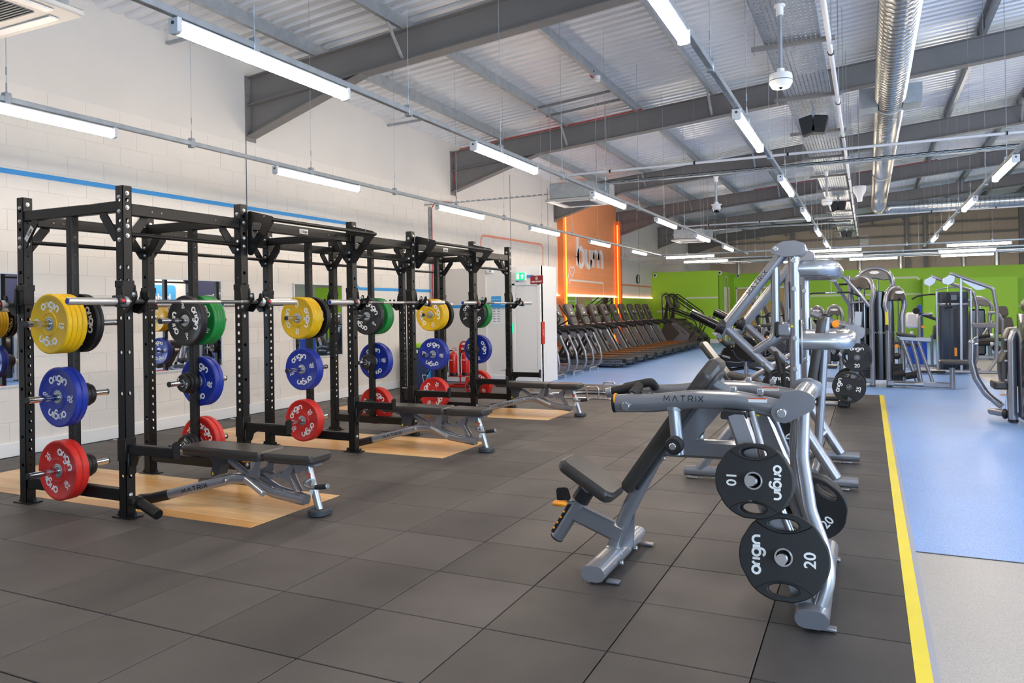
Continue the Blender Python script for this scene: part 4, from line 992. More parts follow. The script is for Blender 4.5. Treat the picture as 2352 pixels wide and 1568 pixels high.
def stack(kind, n, k, z, side, lvl, a0):
    """n plates on frame k; side -1 toward the camera, +1 away"""
    yo = .037
    for i in range(n):
        idx = n - i    # 1 = outermost is the last placed
        pos = 'only' if n == 1 else ['inner', 'outer'][i] if n == 2 else ['innermost', 'second inner', 'second outer', 'outermost'][i] if n == 4 else ['innermost', 'middle', 'outermost'][i]
        where = 'on the %s side of the %s rack frame' % ('near' if side < 0 else 'far', FN[k])
        ang = a0 + (random.uniform(-.5, .5) if i < n - 1 else 0)
        if kind == 'small':
            j = [2, 0, 1][i] if n == 3 else i
            pr, th = SM[j], STH[j]; lab = '%s small black plate on the %s peg %s' % (pos, lvl, where.replace('on the ', '', 1)); loc = (XM, FY[k] + side * (yo + th / 2), z - .003)
            rot = (0, ang, 0) if side < 0 else (0, ang, PI)
            if smf[j]: pr.location = loc; pr.rotation_euler = rot; pr['label'] = lab; smf[j] = False
            else: dup(pr, loc, rot, lab)
        else:
            pr, th, ds = PROTO[kind]; lab = '%s %s %s' % (pos, ds, where); loc = (XM, FY[k] + side * (yo + th / 2), z)
            rot = (0, ang, 0)
            if firsts[kind]: pr.location = loc; pr.rotation_euler = rot; pr['label'] = lab; firsts[kind] = False
            else: dup(pr, loc, rot, lab)
        yo += th
ANG = {0: (.1, .05, .75), 1: (1.4, .1, .8), 2: (1.55, -.3, -.7), 3: (.7, .1, .3), 4: (1.25, .1, -1.1), 5: (-.5, 1.1, .6)}
Z3 = (1.415, .866, .32)
for k in range(6):
    a = ANG[k]
    if k % 2 == 0:
        stack('yellow', 4, k, Z3[0], -1, 'top', a[0]); stack('blue', 2, k, Z3[1], -1, 'middle', a[1]); stack('red', 2, k, Z3[2], -1, 'bottom', a[2])
        stack('black', 2, k, Z3[0], 1, 'top', 1.5); stack('small', 3, k, Z3[1], 1, 'middle', .4); stack('small', 3, k, Z3[2], 1, 'bottom', 1.4)
    else:
        stack('black', 2, k, Z3[0], -1, 'top', a[0]); stack('small', 3, k, Z3[1], -1, 'middle', .3); stack('small', 3, k, Z3[2], -1, 'bottom', -.9)
        stack('green', 4, k, Z3[0], 1, 'top', .9); stack('blue', 2, k, Z3[1], 1, 'middle', a[1]); stack('red', 2, k, Z3[2], 1, 'bottom', a[2])
# ---- adjustable benches (local: x along bench, +x = seat end)
def make_bench():
    t = thing('weight_bench', 'bench', 'bench', group='adjustable benches')
    def pad(x0, x1, w0, w1, z0, z1, name):
        pl = [(x0, -w0 / 2), (x1, -w1 / 2), (x1, w1 / 2), (x0, w0 / 2)]; b = MB(); b.prism(roundpoly(pl, .03), (0, 0, (z0 + z1) / 2), (1, 0, 0), (0, 1, 0), z1 - z0, .014); return put(name, b, 'vinyl', t)
    p = pad(-.56, .27, .25, .29, .385, .445, 'back_pad'); put('pad_base', MB().prism(roundpoly([(-.53, -.11), (.25, -.13), (.25, .13), (-.53, .11)], .03), (0, 0, .378), (1, 0, 0), (0, 1, 0), .016), 'dark_grey_plastic', p)
    p = pad(.29, .73, .29, .24, .383, .443, 'seat_pad'); put('pad_base', MB().prism(roundpoly([(.31, -.12), (.7, -.1), (.7, .1), (.31, .12)], .03), (0, 0, .377), (1, 0, 0), (0, 1, 0), .016), 'dark_grey_plastic', p)
    for s in (-1, 1):
        lg = put('rear_leg', MB().flat([(-.64, s * .255, .066), (-.06, s * .085, .215), (.06, s * .06, .215), (.3, s * .035, .13), (.58, s * .02, .095)], .05, .076, fil=.16, up=(0, 0, 1)), 'silver', t)
        put('foot_cap', MB().flat([(-.8, s * .3, .042), (-.71, s * .276, .05), (-.56, s * .232, .085)], .062, .08), 'black_plastic', lg); put('cap_bolt', MB().cyl((-.785, s * .27, .04), (-.785, s * .335, .04), .008, 8), 'zinc', lg)
        d = V((.58, s * -.17, .153)).normalized(); up = V((0, 0, 1)); u2 = (up - d * up.dot(d)).normalized()
        if s < 0: put('lettering', strokes(matrix_lines(.031), .0055, 'black_plastic', frame((-.332, -.196, .1435), d, u2)), None, lg)
        put('pivot_bolt', MB().cyl((-.09, s * .1, .21), (-.09, s * .135, .21), .017, 14, bev=.004), 'zinc', lg)
        put('gusset', MB().prism(roundpoly([(.03, .245), (.2, .235), (.215, .36), (.175, .37), (.13, .29)], .015), (0, s * .075, 0), (1, 0, 0), (0, 0, 1), .008), 'silver', t)
    put('axle_bar', MB().cyl((.12, -.13, .235), (.35, -.19, .16), .022, 14, bev=.003), 'silver_light', t)
    put('strut', MB().tube([(-.2, 0, .35), (.02, 0, .235)], .024, 12), 'silver', t); put('ladder_bracket', MB().prism(roundpoly([(-.36, .37), (-.18, .37), (-.16, .32), (-.22, .3), (-.24, .22), (-.33, .2), (-.3, .3)], .015), (0, 0, 0), (1, 0, 0), (0, 0, 1), .09), 'dark_grey_plastic', t)
    put('warning_mark', MB().prism([(-.014, -.012), (.014, -.012), (0, .014)], (-.3, -.0465, .23), (1, 0, 0), (0, 0, 1), .001), 'warn_yellow', t); put('release_tab', MB().box((-.02, .02, .33), (.06, .03, .014), .004), 'orange_accent', t)
    lad = MB()
    for s in (-1, 1): lad.prism(roundpoly([(.22, .28), (.28, .255), (.34, .29), (.37, .27), (.41, .31), (.47, .35), (.5, .34), (.455, .27), (.5, .19), (.53, .15), (.5, .14), (.43, .235), (.38, .24), (.34, .26), (.28, .225), (.22, .25)], .008, 3), (0, s * .03, 0), (1, 0, 0), (0, 0, 1), .006)
    put('seat_ladder', lad, 'silver', t)
    fl = put('front_leg', MB().flat([(.60, 0, .355), (.70, 0, .035)], .06, .05, up=(0, 1, 0)), 'silver_light', t)
    put('label_sticker', MB().box((.658, -.0265, .2), (.03, .002, .12), R=Matrix.Rotation(.3, 3, 'Y')), 'paper', fl); put('warning_sticker', MB().box((.628, -.0265, .285), (.03, .002, .03), R=Matrix.Rotation(.3, 3, 'Y')), 'sticker_red', fl)
    put('front_foot', MB().prism(roundpoly([(-.075, -.085), (.075, -.085), (.075, .085), (-.075, .085)], .06, 5), (.705, 0, .022), (1, 0, 0), (0, 1, 0), .044, .008), 'foot_grey', t)
    put('seat_bracket', MB().box((.6, 0, .36), (.2, .09, .02), .004).prism(roundpoly([(.5, .36), (.64, .36), (.62, .33), (.56, .29), (.52, .3)], .01), (0, -.045, 0), (1, 0, 0), (0, 0, 1), .006).prism(roundpoly([(.5, .36), (.64, .36), (.62, .33), (.56, .29), (.52, .3)], .01), (0, .045, 0), (1, 0, 0), (0, 0, 1), .006), 'silver', t)
    h = put('lift_handle', MB().tube([(.64, 0, .26), (.62, -.09, .235), (.7, -.1, .215), (.79, -.1, .225)], .013, 10, fil=.05), 'silver', t); put('hand_grip', MB().cyl((.75, -.1, .222), (.85, -.1, .238), .018, 14, bev=.003), 'foam_grip', h); put('grip_cap', MB().cyl((.85, -.1, .238), (.862, -.1, .24), .019, 14, bev=.003), 'silver_light', h)
    return t
BN0 = make_bench()
for i, (x, y) in enumerate(((-4.325, 4.37), (-4.305, 6.985), (-4.28, 9.735))):
    l = 'black adjustable weight bench pulled up to the %s rack bay' % ['nearest', 'middle', 'farthest'][i]
    if i == 0: BN0.location = (x, y, .003); BN0['label'] = l
    else: dup(BN0, (x, y, .003), label=l)
# ---- wall mirrors behind the racks
def mirror(y0, y1, z0, z1, label, group, frame_=True):
    t = thing('wall_mirror', label, 'mirror', (XW, (y0 + y1) / 2, z0), group=group); L = y1 - y0; H = z1 - z0
    put('mirror_glass', MB().box((.022, 0, H / 2), (.006, L - .01, H - .01)), 'mirror', t)
    if frame_:
        b = MB()
        for s in (-1, 1): b.box((.018, s * L / 2, H / 2), (.03, .018, H + .018))
        b.box((.018, 0, 0), (.03, L, .018)); b.box((.018, 0, H), (.03, L, .018)); put('frame', b, 'light_body', t)
    else: put('backing', MB().box((.014, 0, H / 2), (.012, L - .004, H)), 'white_gloss', t)
for i, (a, c) in enumerate(((3.9, 5.05), (6.7, 7.835), (9.32, 10.52))): mirror(a, c, .745, 1.935, 'square wall mirror behind the %s rack bay' % ['nearest', 'middle', 'farthest'][i], 'rack mirrors')
for i in range(11): mirror(14.75 + 1.5 * i, 14.75 + 1.5 * (i + 1), .35, 1.85, '%s long mirror panel behind the cardio machines counting from the corner room' % ORD[i], 'cardio mirrors', False)
tag(put('mirror_glow_strip', MB().box((XW + .03, 23.0, 1.872), (.05, 16.4, .016)), 'warm_strip'), 'glowing warm strip along the top edge of the cardio mirrors', 'light')
# ---- bin, fire extinguishers, signs by the corner room
t = thing('recycling_bin', 'navy recycling bin with litter symbol behind the racks', 'bin', (-7.55, 12.25, 0))
put('body', MB().box((0, 0, .39), (.62, .42, .78), .015), 'bin_navy', t); put('lid', MB().box((-.16, 0, .82), (.28, .42, .08), .01), 'green_paint', t); put('lid', MB().box((.16, 0, .82), (.28, .42, .08), .01), 'sky_blue', t)
put('tape_line', MB().box((-.12, -.2115, .38), (.008, .002, .6)), 'white_letter', t); fg = MB()
fg.cyl((.17, -.2125, .43), (.17, -.2105, .43), .028, 14); fg.prism([(.14, .39), (.2, .39), (.26, .47), (.245, .475), (.2, .42), (.2, .2), (.175, .2), (.17, .3), (.165, .2), (.14, .2), (.14, .33), (.09, .27), (.1, .26), (.14, .3)], (0, -.2115, 0), (1, 0, 0), (0, 0, 1), .002)
put('litter_figure', fg, 'sky_blue', t); put('litter_basket', strokes([[(.02, .28), (.05, .13), (.1, .13), (.13, .28), (.02, .28)]], .012, 'white_letter', frame((0, -.2125, 0), (1, 0, 0), (0, 0, 1))), None, t)
put('notice', MB().box((-.13, -.2115, .72), (.12, .002, .06)), 'paper', t)
def extinguisher(x, y, lab):
    t = thing('fire_extinguisher', lab, 'extinguisher', (x, y, .22))
    put('cylinder', MB().lathe([(0, 0), (.075, 0), (.08, .01), (.08, .34), (.07, .385), (.04, .41), (.02, .415), (.02, .45), (0, .45)], (0, 0, .03), (0, 0, 1), 24), 'red_paint', t); put('base_ring', MB().cyl((0, 0, 0), (0, 0, .05), .084, 24, bev=.004), 'black_plastic', t)
    put('handle', MB().box((.03, 0, .49), (.11, .025, .014), .004).box((.03, 0, .525), (.1, .022, .01), .003, Matrix.Rotation(-.25, 3, 'Y')), 'red_paint', t); put('valve', MB().cyl((0, 0, .46), (0, 0, .5), .02, 10), 'zinc', t)
    put('hose', MB().tube([(-.02, 0, .48), (-.1, 0, .47), (-.12, -.02, .3), (-.1, -.04, .06)], .012, 8, fil=.06), 'cable_black', t)
    put('label_panel', MB().box((0, -.081, .22), (.09, .003, .2)), 'red_paint', t); put('lettering', text_mesh('water', .035, 'white_letter', frame((0, -.084, .3), (1, 0, 0), (0, 0, 1)), bold=.001), None, t)
    return t
extinguisher(-7.27, 12.75, 'red fire extinguisher on the left of the red stand by the corner room'); extinguisher(-7.05, 12.85, 'red fire extinguisher on the right of the red stand by the corner room')
t = thing('extinguisher_stand', 'red tubular fire extinguisher stand on the rubber floor', 'stand', (-7.16, 12.9, 0))
put('base', MB().tube([(-.26, -.22, .018), (.26, -.22, .018), (.26, .12, .018), (-.26, .12, .018)], .018, 10, closed=True), 'red_paint', t); put('frame', MB().tube([(-.1, .1, .02), (-.1, .09, .72), (-.06, .09, .86), (.06, .09, .86), (.1, .09, .72), (.1, .1, .02)], .016, 10, fil=.06), 'red_paint', t)
put('shelf', MB().box((0, -.06, .205), (.44, .24, .02), .004), 'red_paint', t); put('header_plate', MB().box((0, .07, .72), (.2, .006, .16), .01), 'red_paint', t); put('lettering', text_mesh('fire', .07, 'white_letter', frame((0, .065, .72), (1, 0, 0), (0, 0, 1)), bold=.002), None, t)
t = thing('exit_sign', 'lit green running man exit sign above the white door', 'sign', (-6.25, YRM - .12, 2.13)); put('body', MB().box((0, .04, 0), (.24, .08, .17), .006), 'white_plastic', t); put('panel', MB().box((.02, -.004, 0), (.19, .008, .15)), 'sign_green', t)
put('door_symbol', MB().box((-.035, -.009, 0), (.045, .002, .11)), 'exit_white', t); put('arrow_symbol', MB().prism([(0, .045), (-.035, 0), (-.014, 0), (-.014, -.045), (.014, -.045), (.014, 0), (.035, 0)], (.06, -.009, 0), (1, 0, 0), (0, 0, 1), .002), 'exit_white', t)
t = thing('help_point_sign', 'dark red HELP POINT sign projecting beside the exit sign', 'sign', (-5.91, YRM - .05, 2.055)); put('panel', MB().box((0, 0, 0), (.27, .012, .165), .002), 'sign_red', t); put('lettering', text_mesh('HELP POINT', .042, 'white_letter', frame((0, -.0075, -.04), (1, 0, 0), (0, 0, 1)), bold=.0012, width=.22), None, t)
put('phone_symbol', strokes([arc(0, 0, .028, 0, 360, 20), [(0, -.015), (0, .015)], [(-.008, .015), (.008, .015)], [(-.008, -.015), (.008, -.015)]], .006, 'white_letter', frame((0, -.0075, .03), (1, 0, 0), (0, 0, 1))), None, t)
t = thing('red_call_box', 'small red help point box on the corner room edge', 'call point', (RX + .012, YRM + .08, 1.0)); put('body', MB().box((0, 0, 0), (.03, .14, .44), .006), 'red_paint', t); put('backing', MB().box((-.01, -.09, 0), (.03, .04, .44), .004), 'black_plastic', t); put('lettering', text_mesh('HELP', .06, 'white_letter', frame((.017, 0, 0), (0, 0, 1), (0, -1, 0))), None, t)
t = thing('changing_notice', 'blue and white notice poster left of the white door', 'poster', (-6.83, YRM - .006, 1.46)); put('sheet', MB().box((0, 0, -.06), (.21, .006, .46)), 'paper', t); put('header', MB().prism(roundpoly([(-.11, .08), (.11, .08), (.11, .29), (-.11, .29)], .015), (0, -.005, 0), (1, 0, 0), (0, 0, 1), .004), 'sky_blue', t)
put('lettering', text_mesh('LOOK TO OUR', .032, 'white_letter', frame((0, -.0085, .22), (1, 0, 0), (0, 0, 1)), width=.18), None, t); put('lettering', text_mesh('OUR MEMBERS', .032, 'white_letter', frame((0, -.0085, .15), (1, 0, 0), (0, 0, 1)), width=.18), None, t)
pr_ = MB()
for i in range(6):
    for s in (-1, 1): pr_.box((s * .05, -.0035, .03 - i * .05), (.07 - .02 * (i % 2), .002, .012))
put('print_lines', pr_, 'print_grey', t)
t = thing('motion_sensor', 'small white sensor box above the poster on the corner room', 'sensor', (-6.95, YRM - .04, 2.26)); put('body', MB().box((0, 0, 0), (.14, .07, .08), .01), 'white_plastic', t); put('lens', MB().cyl((.02, -.035, 0), (.02, -.042, 0), .012, 10), 'black_shiny', t)
t = thing('wall_clock', 'round wall clock high beyond the orange bay', 'clock', (XW + .02, 29.02, 2.6)); put('rim', MB().lathe([(.15, 0), (.17, .0), (.17, .05), (.15, .05)], (0, 0, 0), (1, 0, 0), 24), 'black_plastic', t); put('dial', MB().cyl((.0, 0, 0), (.03, 0, 0), .152, 24), 'paper', t); put('hands', MB().box((.034, .03, .03), (.003, .012, .1), R=Matrix.Rotation(.6, 3, 'X')).box((.034, -.02, .02), (.003, .012, .07), R=Matrix.Rotation(-.9, 3, 'X')), 'black_plastic', t)
# ================================================================== PLATE-LOADED MACHINES
def make_grip(R, kg, th=.036):
    t = thing('grip_plate', 'plate', 'weight plate', group='black %s kg grip plates' % kg)
    N = 56; out = []
    for i in range(N):
        a = 2 * PI * i / N; r = R * (1 - .022 * max(0, math.cos(6 * a)) ** 2); out.append((r * math.cos(a), r * math.sin(a)))
    def slot(s):
        o = []
        for i in range(16): a = 2 * PI * i / 16; o.append((s * (R * .72) + R * .135 * math.cos(a), R * .34 * math.sin(a)))
        return o
    M = frame((0, 0, 0), (1, 0, 0), (0, 0, 1))
    put('rubber_body', holed('rubber_body', [out, slot(1), slot(-1), circ(.034, 20)], th, 'grip_plate_black', .006, M, 40), None, t)
    lens = MB()
    for s in (-1, 1):
        pts = [(s * (R * .53 + R * .36 * (math.sin(a) ** 2)), -th / 2 - .0008, R * .80 * math.sin(a)) for a in [-.9 + 1.8 * i / 12 for i in range(13)]]
        lens.tube(pts, .0022, 5)
    put('grip_edge', lens, 'black_shiny', t)
    put('steel_ring', MB().lathe([(.0335, -th / 2 - .002), (.041, -th / 2 - .002), (.041, th / 2 + .002), (.0335, th / 2 + .002)], (0, 0, 0), (0, 1, 0), 24), 'chrome', t)
    ms = []
    for s in (1, -1):
        F = frame((0, -s * (th / 2 + .0008), 0), (s, 0, 0), (0, 0, 1))
        ms.append(strokes(origin_lines(R * .168), R * .055, 'white_letter', F @ Matrix.Translation((0, R * .6, 0)))); ms.append(text_mesh(str(kg), R * .36, 'white_letter', F @ Matrix.Translation((0, -R * .58, 0)), bold=R * .007))
    put('lettering', join('lettering', ms, 'white_letter', 0), None, t); return t
GP = {10: make_grip(.176, 10), 20: make_grip(.2, 20), 25: make_grip(.222, 25)}; gpf = {10: True, 20: True, 25: True}
def grip(kg, loc, ang, label, tilt=0.0, back=False):
    rot = (tilt, ang, PI if back else 0)
    q = Euler((0, ang, 0)).to_matrix(); e = (Matrix.Rotation(PI if back else 0, 3, 'Z') @ Matrix.Rotation(tilt, 3, 'X') @ q).to_euler()
    if gpf[kg]: GP[kg].location = loc; GP[kg].rotation_euler = e; GP[kg]['label'] = label; gpf[kg] = False
    else: dup(GP[kg], loc, e, label)
def tabs(t, pts, d=(.07, .05)):
    for p in pts: q = put('floor_tab', MB().box((p[0], p[1], .012), (d[0], d[1], .012), .003), 'silver', t, world=True); put('tab_hole', MB().cyl((p[0] + .012, p[1], .0185), (p[0] + .012, p[1], .0195), .006, 8), 'black_plastic', q, loc=-V(t.location))
def warn(t, p, s=.02, n=(0, -1, 0)):
    ax = V((0, 0, 1)).cross(V(n)).normalized() * -1
    ax = V((1, 0, 0)) if abs(n[1]) > .5 else V((0, 1, 0))
    q = put('warning_mark', MB().prism([(-s, -s * .8), (s, -s * .8), (0, s)], p, ax, (0, 0, 1), .001), 'warn_yellow', t, world=True)
def rodbolt(p0, p1, r=.014): return MB().cyl(p0, p1, r, 12, bev=.003)
YC = 4.2
ip = thing('incline_press_machine', 'silver plate-loaded incline press machine with black pads in the foreground', 'exercise machine', (-.8, YC, 0))
def I(name, geo, m='silver', par=None, label=None):
    o = put(name, geo, m, par or ip, world=(par is None))
    if par is not None: o.location = -wloc(par)
    return o
ff = I('front_foot', MB().flat([(-1.345, 3.81, .056), (-1.345, 4.63, .056)], .135, .085, up=(0, 0, 1)), 'silver_light')
I('foot_collar', MB().flat([(-1.345, 4.14, .056), (-1.345, 4.3, .056)], .141, .091, up=(0, 0, 1)), 'silver_light', ff)
for y in (4.06, 4.34): I('foot_bolt', rodbolt((-1.27, y, .05), (-1.25, y, .05)), 'zinc', ff)
tabs(ip, [(-1.25, 3.87), (-1.25, 4.57), (-.185, 3.68), (-.2, 4.70)])
I('spine', MB().flat([(-1.35, YC, .08), (-1.26, YC, .31), (-1.08, YC, .66), (-.82, YC, 1.02)], .055, .085, fil=.15, up=(1, 0, 0)))
I('spine_gusset', MB().prism([(-1.31, .1), (-1.235, .1), (-1.22, .29)], (0, YC, 0), (1, 0, 0), (0, 0, 1), .02))
I('cross_tube', MB().rect([(-1.04, YC, .685), (-.6, YC, .69)], .06, .1, .016, up=(0, 0, 1)))
I('back_gusset', MB().prism(roundpoly([(-1.03, .63), (-.93, .66), (-.66, .98), (-.7, 1.0), (-.86, .98), (-1.06, .68)], .02), (0, YC, 0), (1, 0, 0), (0, 0, 1), .03))
I('brace_tube', MB().tube([(-.77, YC, 1.04), (-.56, YC, .93), (-.45, YC, .93)], .036, 12, fil=.1))
# seat
sp = I('seat_post', MB().tube([(-1.7, YC, .11), (-1.5, YC, .42)], .041, 18), 'silver')
dots = MB()
d = (V((-1.5, 0, .42)) - V((-1.7, 0, .11))).normalized(); nrm = V((-d.z, 0, d.x))
I('adjust_strip', MB().rect([V((-1.69, YC - .012, .125)) + nrm * .034, V((-1.575, YC - .012, .305)) + nrm * .034], .05, .02, .004, up=nrm), 'black_plastic', sp)
for i in range(4): p = V((-1.675, YC - .034, .15)) + d * (.04 * i) + nrm * .036; dots.cyl(p, p + V((0, -.006, .003)), .007, 8)
I('adjust_marks', dots, 'orange_accent', sp)
I('post_cap', MB().cyl(V((-1.7, YC, .11)) - d * .012, V((-1.7, YC, .11)), .042, 18, bev=.004), 'black_plastic', sp)
I('post_sleeve', MB().cyl(V((-1.55, YC, .34)), V((-1.51, YC, .405)), .052, 18), 'black_plastic', sp)
I('seat_arm', MB().rect([(-1.6, YC, .275), (-1.3, YC, .165)], .06, .105, .014, up=(0, 0, 1)))
lv = I('adjust_lever', MB().tube([(-1.57, YC - .02, .33), (-1.61, YC - .12, .35)], .012, 8), 'zinc'); I('lever_tab', MB().box((-1.615, YC - .16, .352), (.085, .055, .026), .01), 'orange_accent', lv)
I('adjust_plate', MB().prism(roundpoly([(-1.66, .31), (-1.58, .36), (-1.6, .43), (-1.67, .42)], .02), (0, YC - .08, 0), (1, 0, 0), (0, 0, 1), .012), 'black_plastic')
u1 = V((.87, 0, -.5)).normalized(); v1 = V((0, 1, 0)); n1 = u1.cross(v1)
I('seat_pad', MB().prism(roundpoly([(-.19, -.11), (.17, -.15), (.19, .15), (-.19, .11)] if False else [(-.19, -.13), (.18, -.155), (.18, .155), (-.19, .13)], .05, 5), (-1.475, YC, .478), u1, v1, .07, .018), 'vinyl')
# back pad
u2 = V((.575, 0, .818)).normalized(); n2 = V((-.818, 0, .575))
I('back_pad', MB().prism(roundpoly([(-.44, -.13), (.38, -.155), (.46, -.09), (.46, .09), (.38, .155), (-.44, .13)], .05, 4), V((-.985, YC, .79)) + n2 * .015, u2, v1, .075, .018), 'vinyl')
I('pad_backing', MB().prism(roundpoly([(-.40, -.10), (.41, -.12), (.41, .12), (-.40, .10)], .04, 4), V((-.985, YC, .79)) - n2 * .03, u2, v1, .02, .004), 'dark_grey_plastic')
for (s, yy) in ((-.16, -.04), (-.03, -.04)): p = V((-.985, YC, .79)) + u2 * s - n2 * .05 + V((0, yy, 0)); I('pad_bolt', rodbolt(p, p + V((0, -.03, 0)), .012), 'zinc')
# arms
for s, y, nm in ((-1, 3.93, 'near'), (1, 4.47, 'far')):
    a = I('press_arm', MB().flat([(-1.235, y, .953), (-1.03, y, .963), (-.8, y, .992), (-.6, y, .992), (-.37, y, .95)], .075, .098, fil=.25, up=(0, 0, 1)), 'silver', label='%s press arm' % nm)
    I('end_cap', MB().flat([(-1.252, y, .952), (-1.235, y, .953)], .078, .1, up=(0, 0, 1)), 'black_plastic', a); I('end_ring', MB().flat([(-1.24, y, .972), (-1.232, y, .973)], .082, .07, up=(0, 0, 1)), 'orange_accent', a)
    I('arm_bolt', rodbolt((-1.17, y - .06, .945), (-1.17, y + .06, .945), .022), 'silver', a)
    if s < 0: I('lettering', strokes(matrix_lines(.028, 1.05), .0042, 'black_plastic', frame((-.865, y - .0382, .995), (1, 0, .02), (0, 0, 1))), None, a)
    I('warning_sticker', MB().box((-.5, y - .036, .999), (.09, .006, .022), .002), 'paper', a); I('sticker_band', MB().box((-.5, y - .0362, 1.008), (.086, .006, .006)), 'sticker_red', a)
    g = I('handle_tube', MB().tube([(-1.16, y, .985), (-1.15, y - s * .15, 1.032), (-1.25, y - s * .15, 1.01), (-1.33, y - s * .15, .992)], .017, 12, fil=.035), 'silver_light', a)
    I('hand_grip', MB().tube([(-1.158, y - s * .03, .996), (-1.147, y - s * .155, 1.034), (-1.2, y - s * .155, 1.022), (-1.305, y - s * .15, .997)], .026, 14, fil=.045), 'foam_grip', g)
    I('handle_cap', MB().cyl((-1.305, y - s * .15, .997), (-1.34, y - s * .15, .989), .027, 14, bev=.004), 'silver_light', g)
    lk = I('arm_link', MB().tube([(-.925, y - s * .0, .945), (-.905, y, .70)], .032, 14), 'silver_light', a)
    I('link_collar', MB().cyl((-.926, y, .93), (-.925, y, .95), .042, 14), 'silver', lk)
    I('roller', MB().cyl((-.91, y - .09, .757), (-.91, y - .032, .757), .046, 22, bev=.008).cyl((-.91, y - .1, .757), (-.91, y - .085, .757), .024, 16), 'black_rubber', lk); I('roller_bolt', rodbolt((-.91, y - .112, .757), (-.91, y - .09, .757), .018), 'zinc', lk)
    I('clamp_stop', MB().box((-.49, y, 1.04), (.03, .04, .03), .004).box((-.62, y, 1.047), (.03, .04, .03), .004), 'silver_light', a)
    # pivot
    I('pivot_plate', MB().prism(roundpoly([(-.44, .955), (-.42, .905), (-.37, .895), (-.24, .965), (-.23, 1.03), (-.3, 1.06), (-.37, 1.05)], .04, 4), (0, y - .055 * s * -1 if s > 0 else y - .055, 0), (1, 0, 0), (0, 0, 1), .02), 'silver')
    I('pivot_bolt', rodbolt((-.385, y - .085, .945), (-.385, y - .06, .945), .022), 'zinc')
    # rear frame side
    ys = YC + s * .42
    c = I('rear_column', MB().rect([(-.6, YC + s * .33, .93), (-.285, YC + s * .46, .075)], .05, .1, .014, up=(1, 0, 0)), 'silver')
    I('bump_stop', MB().prism(roundpoly([(-.675, .905), (-.545, .905), (-.54, .945), (-.67, .95)], .012), (0, YC + s * .31, 0), (1, 0, 0), (0, 0, 1), .09, .006), 'black_rubber', c); warn(ip, (-.585, YC + s * .33 - .028, .85), .017)
    bow = [(-.3, 4.05, .97), (-.305, 3.96, .72), (-.266, 3.86, .49), (-.205, 3.79, .34), (-.178, 3.75, .22), (-.23, 3.72, .05)] if s < 0 else [(-.335, 4.3, .97), (-.37, 4.4, .72), (-.375, 4.5, .49), (-.33, 4.6, .28), (-.27, 4.66, .05)]
    I('rear_bow', MB().tube(bow, .033, 14, fil=.25), 'silver_light')
    I('slim_brace', MB().tube([(-.53, YC + s * .3, .94), (-.43, YC + s * .42, .62), (-.34, YC + s * .45, .4)], .018, 10, fil=.1), 'silver_light')
    for (hx, hz, L) in ((-.495, .625, .24), (-.37 if s < 0 else -.32, .29, .17)):
        y0 = YC + s * (.40 if hz > .5 else .44); I('weight_horn', MB().cyl((hx, y0, hz), (hx, y0 + s * L, hz + L * .2), .0235, 16, bev=.004).cyl((hx, y0, hz), (hx, y0 + s * .02, hz + .004), .045, 16), 'black_shiny'); I('horn_cap', MB().cyl((hx, y0 + s * L, hz + L * .2), (hx, y0 + s * (L + .008), hz + L * .2 + .0016), .0245, 16), 'chrome')
I('pivot_axle', MB().cyl((-.31, 3.895, .99), (-.31, 4.505, .99), .056, 22, bev=.006), 'silver_light')
rf = I('rear_foot', MB().flat([(-.25, 3.63, .058), (-.25, 4.77, .058)], .15, .085, up=(0, 0, 1)), 'silver')
I('foot_end', MB().flat([(-.25, 3.624, .058), (-.25, 3.63, .058)], .145, .08, up=(0, 0, 1)), 'silver', rf)
I('foot_plate', MB().box((-.27, 4.2, .11), (.12, .3, .012), .003), 'silver_light', rf)
th = .036; T = -.2
for i, ps in enumerate(('innermost', 'middle', 'outermost')):
    grip(10, (-.495, 3.80 - .045 - i * .0385, .625 + .009 + i * .0077), PI / 2, '%s black 10 kg grip plate on the near side of the incline press' % ps, T * .98)
    grip(10, (-.495, 4.60 + .045 + i * .0385, .64 + .009 + i * .0077), PI / 2 + .6, '%s black 10 kg grip plate on the far side of the incline press' % ps, T * .98, True)
grip(20, (-.37, 3.76 - .06, .29 + .012), -PI / 2, 'large black 20 kg grip plate low on the near side of the incline press', T)
for i, ps in enumerate(('inner', 'outer')): grip(20, (-.32, 4.64 + .045 + i * .0385, .295 + i * .0077), .9, '%s black 20 kg grip plate low on the far side of the incline press' % ps, T, True)
